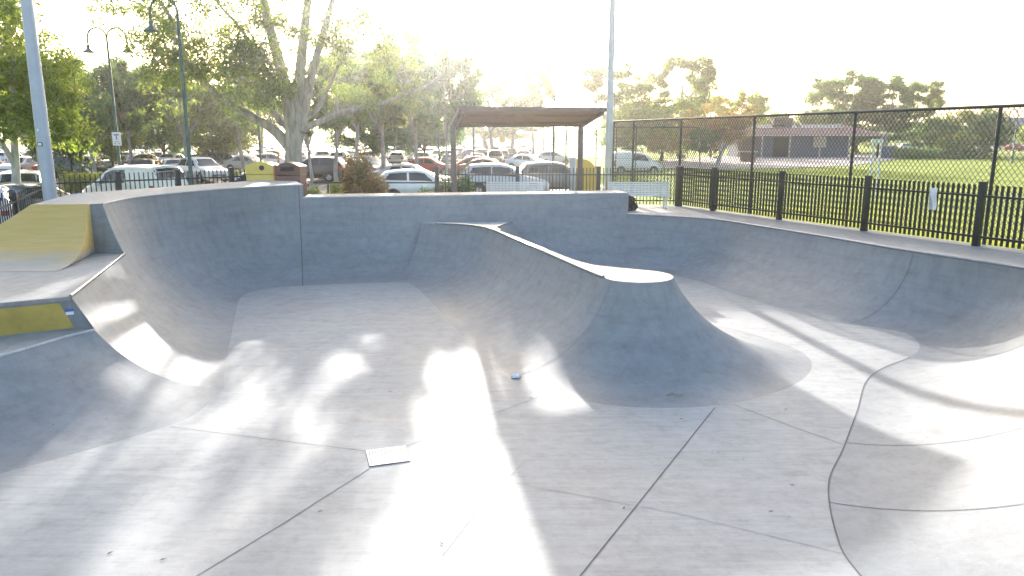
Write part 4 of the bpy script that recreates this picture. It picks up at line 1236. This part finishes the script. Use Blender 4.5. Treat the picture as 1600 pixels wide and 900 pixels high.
# white barked gum at the left edge
gum('gum_tree', 'slender white barked gum tree with a forked trunk at the left edge', (-18.0, 26.5, -.5),
    [([(26, 320), (25, 270), (23, 230), (20, 180), (20, 130), (16, 70), (6, 10), (-6, -60)], .16, .05, .4),
     ([(25, 262), (8, 232), (-10, 205), (-30, 170), (-45, 120)], .105, .04, -.6),
     ([(22, 210), (40, 190), (62, 176), (85, 160), (100, 140)], .075, .03, .8),
     ([(20, 130), (45, 95), (70, 80), (95, 85)], .06, .02, .6)],
    [(15, 60, 45, 60, 14, 0), (72, 130, 44, 36, 17, .5), (-30, 120, 50, 60, 12, -.5), (60, 170, 50, 30, 8, .5), (-5, -40, 60, 40, 10, 0), (5, 170, 35, 40, 9, -.8), (85, 200, 35, 20, 5, .5)], 26.5,
    M['leaf_bright'], M['bark_white'], 5, 21000, .2, .075, 1.8, .66, group='gum trees round the car park')

def generic(kind, seed):
    """tree prototype, 10 m tall, as (trunk MB, leaf points)"""
    rng = np.random.default_rng(seed); m_ = MB()
    if kind == 'gum':
        K, ew, z0, z1, rc, fl = 34, 3.6, 4.0, 9.6, .95, .6
    elif kind == 'sparse':
        K, ew, z0, z1, rc, fl = 22, 3.4, 4.4, 9.6, .8, .55
    else:
        K, ew, z0, z1, rc, fl = 46, 4.3, 1.6, 9.5, 1.25, .8
    fork = z0 * .62
    lean = Vector((rng.uniform(-.6, .6), rng.uniform(-.6, .6), 0))
    t0 = [Vector((0, 0, -.2)), Vector((.03, 0, fork * .4)), Vector((lean.x * .3, lean.y * .3, fork)), Vector((lean.x * .7, lean.y * .7, (fork + z1) * .5)), Vector((lean.x, lean.y, z1 * .86))]
    sp_ = [Vector(p) for p in spline(t0, 16)]; rad = [.26 * (1 - .82 * i / 16) for i in range(17)]
    bk_ = M['bark_dark'] if kind == 'dense' else M['bark_pale']
    m_.tube(sp_, rad, bk_, 9); nodes = [(p, rad[i]) for i, p in enumerate(sp_) if p.z > fork * .8]
    C = []; zc, hz = (z0 + z1) / 2, (z1 - z0) / 2
    tries = 0
    while len(C) < K and tries < 4000:
        tries += 1
        u = rng.normal(size=3); u /= np.linalg.norm(u); u *= rng.uniform(.25, 1) ** .5
        c = Vector((u[0] * ew, u[1] * ew, zc + u[2] * hz))
        if all((c - q).length > rc * .85 for q in C): C.append(c)
    lim = [Vector((rng.uniform(-1, 1) * ew * .6, rng.uniform(-1, 1) * ew * .6, zc + rng.uniform(-.3, .5) * hz)) for _ in range(5)]
    for l in lim:
        nd = min(nodes[:8], key=lambda q: abs(q[0].z - (fork + .5)))
        bp = bend(nd[0], l, rng, .2, 6); m_.tube(bp, [.12 * (1 - .7 * i / 6) for i in range(7)], bk_, 6, False); nodes += [(p, .06) for p in bp[3:]]
    P_ = []
    for c in C:
        nd = min(nodes, key=lambda q: (q[0] - c).length + (1.5 if q[0].z > c.z else 0))
        m_.tube(bend(nd[0], c, rng, .22, 4), [.05, .04, .03, .022, .012], bk_, 5, False)
        s = rng.uniform(.7, 1.25)
        for k in range(rng.integers(3, 6)):
            cc = np.array(c) + rng.normal(size=3) * rc * .45 * s * np.array((1, 1, .7))
            P_.append(clump_points(rng, cc, (rc * .65 * s, rc * .65 * s, rc * fl * .65 * s), 85 if kind != 'dense' else 95))
    return m_, np.vstack(P_), rng

TP = {}
for kind, seed, leafm, key in (('gum', 1, 'leaf_gum', 'gum_a'), ('gum', 2, 'leaf_bright', 'gum_b'), ('sparse', 3, 'leaf_gum', 'sp_a'), ('sparse', 8, 'leaf_gum', 'sp_b'),
                               ('dense', 4, 'leaf_dark', 'de_a'), ('dense', 6, 'leaf_bright', 'de_b'), ('gum', 9, 'leaf_dark', 'gum_c')):
    m_, P_, rng = generic(kind, seed)
    root = empty('gum_tree' if kind != 'dense' else 'leafy_tree', (0, 0, -80))
    m_.build('trunk', root, 60)
    leaf_mesh('crown', P_, .36, .15, M[leafm], rng, root, .35)
    TP[key] = root
used_tree = set()
def tree(key, px, Y, top, wpx, label, rz=0., zb=None, group='trees round the park'):
    zb = (ZP if px < 900 else -.1) if zb is None else zb
    h = atY(px, top, Y).z - zb; w = wpx / FPX * Y
    if key in used_tree: o = copy_tree(TP[key])
    else: used_tree.add(key); o = TP[key]
    base_w = {'g': 8.6, 's': 8.0, 'd': 10.2}[key[0]]
    o.location = ((px - 800) / FPX * Y, Y, zb); o.rotation_euler = (0, 0, rz)
    o.scale = (w / base_w, w / base_w, h / 10.0); tag(o, label, 'tree', group)
    return o
TL = [
 ('de_a', 118, 48, 92, 115, 'dark leafy tree just right of the thick pale pole'),
 ('gum_b', 70, 42, 70, 110, 'bright leaved tree behind the thick pale pole'),
 ('gum_c', 215, 58, 82, 120, 'tall loose crowned tree right of the two armed lamp post'),
 ('de_b', 185, 62, 130, 110, 'low green tree behind the white sign board'),
 ('de_a', 262, 74, 120, 140, 'broad dark tree behind the nearest lamp post'),
 ('de_b', 345, 70, 140, 150, 'rounded green tree under the left limb of the big gum'),
 ('gum_a', 415, 82, 120, 120, 'olive tree behind the slim lamp post'),
 ('gum_b', 40, 62, 100, 140, 'leafy tree behind the white barked gum'),
 ('sp_b', 490, 44, 108, 110, 'gum tree with a thin pale trunk right of the bins'),
 ('sp_a', 528, 50, 80, 130, 'gum tree with the second thin pale trunk behind the low rail'),
 ('sp_a', 602, 54, 75, 140, 'gum tree with a forked pale trunk behind the rusty shrub'),
 ('gum_a', 652, 53, 48, 150, 'tall gum tree right of the rusty shrub under the glare'),
 ('de_a', 590, 76, 130, 170, 'low dark tree behind the rusty shrub'),
 ('de_a', 668, 80, 120, 150, 'dark rounded tree left of the shelter post'),
 ('gum_c', 700, 45, 66, 125, 'gum tree rising above the left end of the shelter roof'),
 ('sp_a', 770, 86, 108, 140, 'open crowned gum behind the middle of the shelter roof'),
 ('sp_b', 833, 92, 85, 80, 'thin gum with a flat tuft of leaves above the shelter roof'),
 ('gum_a', 800, 120, 150, 150, 'far low gum behind the shelter roof'),
 ('sp_a', 958, 86, 95, 125, 'open gum crossed by the tall pale pole'),
 ('de_b', 1030, 82, 140, 170, 'dense green tree right of the tall pale pole'),
 ('sp_b', 1058, 92, 75, 130, 'tall open gum above the dense green tree'),
 ('de_a', 985, 90, 160, 120, 'dark bushy tree at the foot of the open gum'),
 ('gum_b', 1105, 105, 145, 90, 'yellowish small gum right of the dense green tree'),
 ('gum_b', 1160, 118, 138, 70, 'small rounded gum standing alone left of the red roof'),
 ('de_a', 1205, 150, 172, 60, 'tiny dark tree far behind the red roof'),
 ('gum_c', 1305, 128, 106, 125, 'largest dark gum behind the red roof'),
 ('gum_c', 1372, 124, 112, 105, 'dark gum next to the largest one behind the red roof'),
 ('sp_b', 1418, 128, 118, 85, 'thin open gum at the right of the gum group'),
 ('de_a', 1330, 132, 165, 190, 'low dark leafy tree filling the foot of the gum group'),
 ('gum_a', 1265, 126, 170, 70, 'low gum at the left of the gum group'),
 ('de_a', 1447, 98, 181, 78, 'round dark shrub like tree left of the hedge end'),
 ('de_b', 1502, 104, 165, 110, 'bigger round tree above the clipped hedge'),
 ('de_a', 1528, 98, 172, 80, 'round dark tree beside the last chain link post'),
 ('de_b', 1480, 94, 200, 60, 'low bright bush in front of the round trees'),
 ('de_b', 1602, 130, 190, 60, 'far green tree at the right edge of the lawn'),
 ('gum_c', 1090, 66, 196, 60, 'low dark bushy tree behind the chain link fence'),
 ('gum_c', 155, 54, 85, 130, 'full crowned gum behind the two bell lamp post'),
 ('gum_b', 300, 60, 95, 150, 'bright gum behind the front facing white four wheel drive'),
 ('gum_a', 385, 64, 100, 140, 'loose gum seen under the big gum limb by the slim lamp post'),
 ('gum_c', 250, 88, 100, 130, 'tall hazy gum far behind the bronze wagon'),
 ('gum_a', 560, 68, 62, 150, 'tall hazy gum behind the thin pale trunks'),
 ('gum_a', 760, 140, 170, 200, 'far tree line gum left of the small red shelter'),
]
for i, (key, px, Y, top, w, lab) in enumerate(TL): tree(key, px, Y, top, w, lab, i * 1.7)
for k_, v_ in TP.items():
    if k_ not in used_tree: print('unused', k_)

# leaning white trunk beyond the court fence
gum('gum_tree', 'leaning white trunked tree beyond the chain link fence left of the red roof', (atY(1122, 258, 70).x, 70, -.1),
    [([(1120, 262), (1127, 240), (1137, 222), (1150, 205), (1160, 192)], .22, .08, 1), ([(1133, 228), (1128, 205), (1120, 190)], .12, .05, 0), ([(1142, 215), (1155, 212), (1170, 200)], .1, .04, 0)],
    [(1130, 200, 45, 18, 12, 0), (1085, 205, 40, 20, 10, 1), (1165, 190, 20, 12, 4, 0)], 70, M['leaf_rust'], M['bark_white'], 77, 6000, .3, .13, 2.0, 1.2, group='trees round the park')

# shrubs and hedges
def shrub(name, label, loc, rad, n, ln, wd, leaf, seed, cat='shrub', droop=.1, box=None):
    rng = np.random.default_rng(seed); o = empty(name, loc); tag(o, label, cat)
    m_ = MB(); pts = []
    if box is None:
        for k in range(16):
            u = rng.normal(size=3); u /= np.linalg.norm(u); u[2] = abs(u[2])
            c = np.array(u) * np.array(rad) * rng.uniform(.3, 1.0) + np.array((0, 0, rad[2] * .15))
            m_.tube(bend((0, 0, -.1), c, rng, .2, 4), [.03, .025, .02, .015, .008], M['bark_dark'], 5, False)
            pts.append(clump_points(rng, c, np.array(rad) * rng.uniform(.24, .42), n // 16))
    else:
        k = 0
        while k < n:
            p = rng.uniform(-.5, .5, size=(n, 3)) * np.array(box); p[:, 2] += box[2] / 2
            p += rng.normal(size=p.shape) * .07; pts.append(p); k += n
        for x in np.arange(-box[0] / 2 + .3, box[0] / 2, .8): m_.tube([(x, 0, -.1), (x, 0, box[2] * .7)], .03, M['bark_dark'], 5, False)
    P_ = np.vstack(pts); P_[:, 2] = np.maximum(P_[:, 2], .02)
    m_.build('stems', o, 60); leaf_mesh('foliage', P_, ln, wd, leaf, rng, o, droop)
    return o
b = atY(570, 300, 29.6)
shrub('shrub', 'rusty leaved shrub standing in front of the car park by the low rail', (b.x, 29.6, -.35), (.95, .8, 1.95), 4600, .15, .055, M['leaf_rust'], 31)
b = atY(497, 296, 29)
shrub('shrub', 'low green plant right of the brown bin', (b.x, 29, -.3), (.7, .5, .75), 2500, .14, .05, M['leaf_bright'], 32)
b = atY(523, 296, 31.2)
shrub('shrub', 'low lime plant left of the rusty shrub', (b.x, 31.2, -.4), (.7, .5, .8), 2200, .14, .05, M['leaf_lime'], 33)
b = atY(715, 290, 29.4)
shrub('shrub', 'dark low shrub behind the picket fence at the left shelter post', (b.x, 29.4, -.3), (.8, .5, 1.1), 3000, .15, .05, M['leaf_dark'], 35)
b = atY(685, 292, 29.2)
shrub('shrub', 'grassy low shrub behind the end post of the dark picket fence', (b.x, 29.2, -.3), (.9, .5, .9), 3000, .2, .03, M['leaf_gum'], 36, droop=-.5)
b = atY(152, 275, 42)
shrub('hedge', 'clipped yellow green hedge between the silver wagon and the delivery van', (b.x, 42, ZP), None, 7000, .13, .07, M['leaf_lime'], 41, 'hedge', box=(3.6, 1.2, .95))
b = atY(1472, 240, 92)
shrub('hedge', 'low dark hedge under the round trees on the lawn', (b.x, 92, -.1), None, 7000, .25, .12, M['leaf_dark'], 42, 'hedge', box=(11.5, 1.6, 1.25))
b = atY(400, 260, 58)
shrub('hedge', 'low green garden strip in front of the silver sedans', (b.x - 1.5, 58, ZP), None, 3500, .2, .08, M['leaf_bright'], 43, 'hedge', box=(6.0, 1.0, .35))

# far tree line : one mass nobody could count
rng = np.random.default_rng(99); pts = []
for k in range(420):
    x = rng.uniform(-330, 330); y = rng.uniform(270, 330); hh_ = rng.uniform(4, 9)
    pts.append(clump_points(rng, (x, y, hh_ * .5), (5, 5, hh_ * .6), 70))
o = leaf_mesh('far_treeline', np.vstack(pts), 1.6, .9, M['leaf_dark'], rng, None, .1); tag(o, kind='stuff')
mb = MB()
xs_ = np.linspace(-1600, 1600, 60)
v = []; f = []
for i, x in enumerate(xs_):
    h_ = 10 + 8 * math.sin(x * .004) + 5 * math.sin(x * .011 + 1)
    v += [(x, 1000, -1), (x, 1100, h_ * .7), (x, 1250, h_)]
for i in range(len(xs_) - 1):
    for k in range(2): f.append((i * 3 + k, (i + 1) * 3 + k, (i + 1) * 3 + k + 1, i * 3 + k + 1))
mb.add(v, f, M['hill']); o = mb.build('hills', None, 60); tag(o, kind='structure')

# grass blades along the lawn side of the picket fence : stuff
rng = np.random.default_rng(12)
n = 15000
s_ = rng.uniform(-15, 10.5, n); t_ = rng.uniform(.0, 1, n) ** 1.6 * 6.5 + .42
bx_ = np.stack([Fa.x + fu.x * s_ + .912 * t_, Fa.y + fu.y * s_ + .41 * t_, np.full(n, -.07)], 1)
d = rng.normal(size=(n, 3)) * .35; d[:, 2] = 1; L_ = rng.uniform(.05, .13, n)[:, None]
sd = rng.normal(size=(n, 3)); sd[:, 2] = 0; sd *= .007 / np.linalg.norm(sd, axis=1)[:, None]
V = np.empty((n, 3, 3)); V[:, 0] = bx_ - sd; V[:, 1] = bx_ + sd; V[:, 2] = bx_ + d * L_
me = bpy.data.meshes.new('grass'); me.vertices.add(3 * n); me.vertices.foreach_set('co', V.reshape(-1).astype(np.float32)); me.loops.add(3 * n)
me.loops.foreach_set('vertex_index', np.arange(3 * n, dtype=np.int32)); me.polygons.add(n); me.polygons.foreach_set('loop_start', np.arange(0, 3 * n, 3, dtype=np.int32))
me.materials.append(M['leaf_lime']); me.update(calc_edges=True); me.validate()
o = bpy.data.objects.new('grass', me); COL.objects.link(o); tag(o, kind='stuff')

# ------------------------------------------------------------------ buildings and small things beyond the lawn
YB = 100
def bx(px): return (px - 800) / FPX * YB
bd = empty('pavilion', (bx(1255), YB, -.1)); tag(bd, 'long low pavilion with a red hipped roof and dark blue walls', 'building')
def rel(x, y, z): return (x - bx(1255), y - YB, z + .1)
xl, xr = bx(1150), bx(1322)
m_ = MB(); m_.box(rel((xl + xr) / 2, YB + 3.2, 1.4), (xr - xl, 5, 3.0), M['bluewall']); m_.build('wall', bd)
m_ = MB(); m_.box(rel(bx(1165), YB + .62, 1.45), (2.6, .1, 2.7), M['brick']); m_.build('door', bd)
m_ = MB(); m_.box(rel(bx(1275), YB + .62, 1.9), (1.7, .1, 1.4), M['cream']); m_.build('window', bd)
m_ = MB(); m_.box(rel(bx(1215), YB + .62, 1.3), (2.0, .1, 2.5), M['trim']); m_.build('door', bd)
m_ = MB(); e0, e1, z0_, z1_ = bx(1128), bx(1367), 2.85, 4.25
ya, yb = YB - 1.2, YB + 7.2
rid0, rid1 = bx(1165), bx(1318)
v = [rel(e0, ya, z0_), rel(e1, ya, z0_), rel(e1, yb, z0_), rel(e0, yb, z0_), rel(rid0, YB + 3, z1_), rel(rid1, YB + 3, z1_)]
m_.add(v, [(0, 1, 5, 4), (1, 2, 5), (2, 3, 4, 5), (3, 0, 4)], M['pav_roof']); m_.add([(p[0], p[1], p[2] - .16) for p in v[:4]], [(3, 2, 1, 0)], M['cream'])
m_.add([v[0], (v[0][0], v[0][1], v[0][2] - .16), (v[1][0], v[1][1], v[1][2] - .16), v[1]], [(0, 1, 2, 3)], M['cream'])
m_.add([v[1], (v[1][0], v[1][1], v[1][2] - .16), (v[2][0], v[2][1], v[2][2] - .16), v[2]], [(0, 1, 2, 3)], M['cream'])
rf_ = m_.build('roof', bd)
m_ = MB()
for i, (a, c) in enumerate(((1248, 1312), (1170, 1244))):
    p0, p1 = bx(a), bx(c)
    k0, k1 = .55, .93
    def on(x, k): return Vector(rel(x, ya + (YB + 3 - ya) * k, z0_ + (z1_ - z0_) * k + .06))
    m_.add([on(p0, k0), on(p1, k0), on(p1, k1), on(p0, k1)], [(0, 1, 2, 3)], M['panel'])
m_.build('roof_panel', rf_)
m_ = MB(); m_.box(rel(bx(1228), YB + 4.2, 4.5), (2.6, 2, 1.2), M['brick']); m_.build('roof_box', rf_)
for px in (1180, 1222, 1268, 1312, 1362):
    m_ = MB(); m_.box(rel(bx(px), YB - 1.0, 1.35), (.16, .16, 2.85), M['cream']); m_.build('veranda_post', bd)
# far grey buildings
def house(label, x, y, w, d, h, wall, roofm):
    o = empty('house', (x, y, -.1)); tag(o, label, 'building')
    m_ = MB(); m_.box((0, 0, h / 2), (w, d, h), wall); wl = m_.build('wall', o)
    m_ = MB(); v = [(-w / 2 - .4, -d / 2 - .4, h), (w / 2 + .4, -d / 2 - .4, h), (w / 2 + .4, d / 2 + .4, h), (-w / 2 - .4, d / 2 + .4, h), (-w / 4, 0, h + 1.8), (w / 4, 0, h + 1.8)]
    m_.add(v, [(0, 1, 5, 4), (1, 2, 5), (2, 3, 4, 5), (3, 0, 4), (3, 2, 1, 0)], roofm); m_.build('roof', o)
    for k in (-.3, .0, .3):
        m_ = MB(); m_.box((k * w, -d / 2 - .02, h * .62), (w * .14, .06, h * .3), M['glass']); m_.build('window', o)
house('grey house far beyond the lawn at the right edge', atY(1590, 200, 170).x, 170, 14, 10, 5.2, M['greywall'], M['bluewall'])
house('long low grey building behind the trees right of the tall pole', atY(1165, 190, 190).x, 190, 26, 10, 6.0, M['greywall'], M['bluewall'])
house('pale low building in the haze left of the shelter', atY(672, 222, 165).x, 165, 16, 9, 3.2, M['cream'], M['greywall'])
# small red roofed picnic shelter far behind the car park
b = atY(822, 222, 150); o = empty('picnic_shelter', (b.x, 150, ZP)); tag(o, 'small red roofed picnic shelter far behind the car park', 'shelter')
m_ = MB(); v = [(-4, -2.5, 2.9), (4, -2.5, 2.9), (4, 2.5, 2.9), (-4, 2.5, 2.9), (-1.4, 0, 3.9), (1.4, 0, 3.9)]
m_.add(v, [(0, 1, 5, 4), (1, 2, 5), (2, 3, 4, 5), (3, 0, 4), (3, 2, 1, 0)], M['roof_red']); m_.build('roof', o)
for x in (-3.4, 3.4):
    for y in (-2, 2): m_ = MB(); m_.box((x, y, 1.45), (.2, .2, 2.9), M['shelter_post']); m_.build('post', o)
for px, py, lab, r_ in ((785, 218, 'round yellow sign far behind the shelter', .55), (799, 214, 'yellow diamond sign far behind the shelter', .7)):
    Yq = 125; c = atY(px, py, Yq); o = empty('road_sign', (c.x, Yq, ZP)); tag(o, lab, 'sign')
    m_ = MB(); m_.tube([(0, 0, 0), (0, 0, c.z + .5)], .05, M['steel'], 8); m_.build('post', o)
    m_ = MB(); zc = c.z + .5
    if r_ < .6: m_.lathe([(0, .02), (r_, .02), (r_, -.02), (0, -.02)], M['yellow'], (0, -.08, zc), 20, Matrix.Rotation(R(90), 4, 'X'))
    else: m_.box((0, -.08, zc), (r_ * 1.3, .04, r_ * 1.3), M['yellow'], M=Matrix.Rotation(R(45), 4, 'Y'))
    m_.build('plate', o)
# white post frame on the lawn, grey cabinet, round planter
b = atY(1367, 262, 32); o = empty('goal_post', (b.x, 32, -.07)); tag(o, 'white double post frame on the lawn behind the picket fence', 'post')
h_ = atY(1368, 218, 32).z + .07
for x in (-.16, .16): m_ = MB(); m_.tube([(x, 0, 0), (x, 0, h_)], .045, M['white'], 10); m_.build('leg', o, 50)
m_ = MB(); m_.box((0, 0, h_ - .06), (.46, .12, .16), M['white'], 0, .02); m_.build('top_bar', o, 40)
m_ = MB(); m_.box((0, 0, h_ * .45), (.3, .05, .08), M['white'], 0, .01); m_.build('cross_bar', o, 40)
m_ = MB(); m_.box((0.02, -.07, h_ - .45), (.07, .04, .55), M['trim'], 0, .01); m_.build('bracket', o, 40)
b = atY(1384, 243, 96); o = empty('cabinet', (b.x, 96, -.1)); tag(o, 'blue grey metal cabinet beside the pavilion end', 'cabinet')
m_ = MB(); m_.box((0, 0, .75), (2.0, 1.2, 1.5), M['bluewall'], 0, .03); m_.build('body', o, 40); m_ = MB(); m_.box((0, 0, 1.54), (2.15, 1.35, .08), M['cream'], 0, .02); m_.build('lid', o, 40)
b = atY(1168, 252, 80); o = empty('planter', (b.x, 80, -.1)); tag(o, 'round brown planter with a pale rim left of the pavilion', 'planter')
m_ = MB(); m_.lathe([(.7, 0), (.85, .5), (.9, 1.05)], M['brick'], (0, 0, 0), 20); m_.build('body', o, 50); m_ = MB(); m_.lathe([(.9, 1.05), (.98, 1.06), (.98, 1.16), (.75, 1.16), (.7, 1.0), (0, 1.0)], M['cream'], (0, 0, 0), 20); m_.build('rim', o, 50)

# unplaced prototypes (none should remain)
for st_ in (PROTO, FAR):
    for kd, o in list(st_.items()):
        if (id(st_), kd) not in used_proto:
            for ch in list(KIDS.get(o.name, [])):
                for g2 in list(KIDS.get(ch.name, [])): bpy.data.objects.remove(g2)
                bpy.data.objects.remove(ch)
            bpy.data.objects.remove(o)

# ------------------------------------------------------------------ light, sky, camera
AZ, EL = R(-6.5), R(14.4)
w = bpy.data.worlds.new('World'); sc.world = w; w.use_nodes = True; nt = w.node_tree
sky = nt.nodes.new('ShaderNodeTexSky'); sky.sky_type = 'NISHITA'; sky.sun_disc = False
sky.sun_elevation = EL; sky.sun_rotation = AZ % (2 * math.pi); sky.dust_density = 3.5; sky.air_density = .9; sky.ozone_density = .6
bg = nt.nodes['Background']; nt.links.new(sky.outputs[0], bg.inputs['Color']); bg.inputs['Strength'].default_value = .10
sd_ = Vector((math.sin(AZ) * math.cos(EL), math.cos(AZ) * math.cos(EL), math.sin(EL)))
L = bpy.data.lights.new('sun', 'SUN'); L.energy = 2.25; L.angle = R(.6); L.color = (1, .96, .91)
lo = bpy.data.objects.new('sun', L); COL.objects.link(lo); lo.rotation_euler = (-sd_).to_track_quat('-Z', 'Y').to_euler()

# added haze volume, standing in for the lens glare round the sun
m = bpy.data.materials.new('glare_haze'); m.use_nodes = True; nt = m.node_tree
nt.nodes.remove(nt.nodes['Principled BSDF'])
pv = nt.nodes.new('ShaderNodeVolumePrincipled'); pv.inputs['Color'].default_value = (.97, .96, .95, 1)
pv.inputs['Density'].default_value = HAZE; pv.inputs['Anisotropy'].default_value = HAZE_G
nt.links.new(pv.outputs[0], nt.nodes['Material Output'].inputs['Volume'])
mb = MB(); mb.box((0, 640, 11), (3400, 1400, 35), m); o = mb.build('haze'); tag(o, kind='stuff')

cd = bpy.data.cameras.new('camera'); cd.sensor_width = 36; cd.lens = FPX / 1600 * 36; cd.clip_end = 6000; cd.clip_start = .1
co_ = bpy.data.objects.new('camera', cd); COL.objects.link(co_); co_.location = (0, 0, HC); co_.rotation_euler = (R(90) - PITCH, 0, 0)
sc.camera = co_
sc.render.engine = 'CYCLES'; sc.render.resolution_x = 1024; sc.render.resolution_y = 576
sc.cycles.use_denoising = True; sc.cycles.max_bounces = 6; sc.cycles.transparent_max_bounces = 8
vs = sc.view_settings; vs.view_transform = 'Standard'; vs.look = 'None'; vs.gamma = 1; vs.exposure = 2.4; vs.use_curve_mapping = False
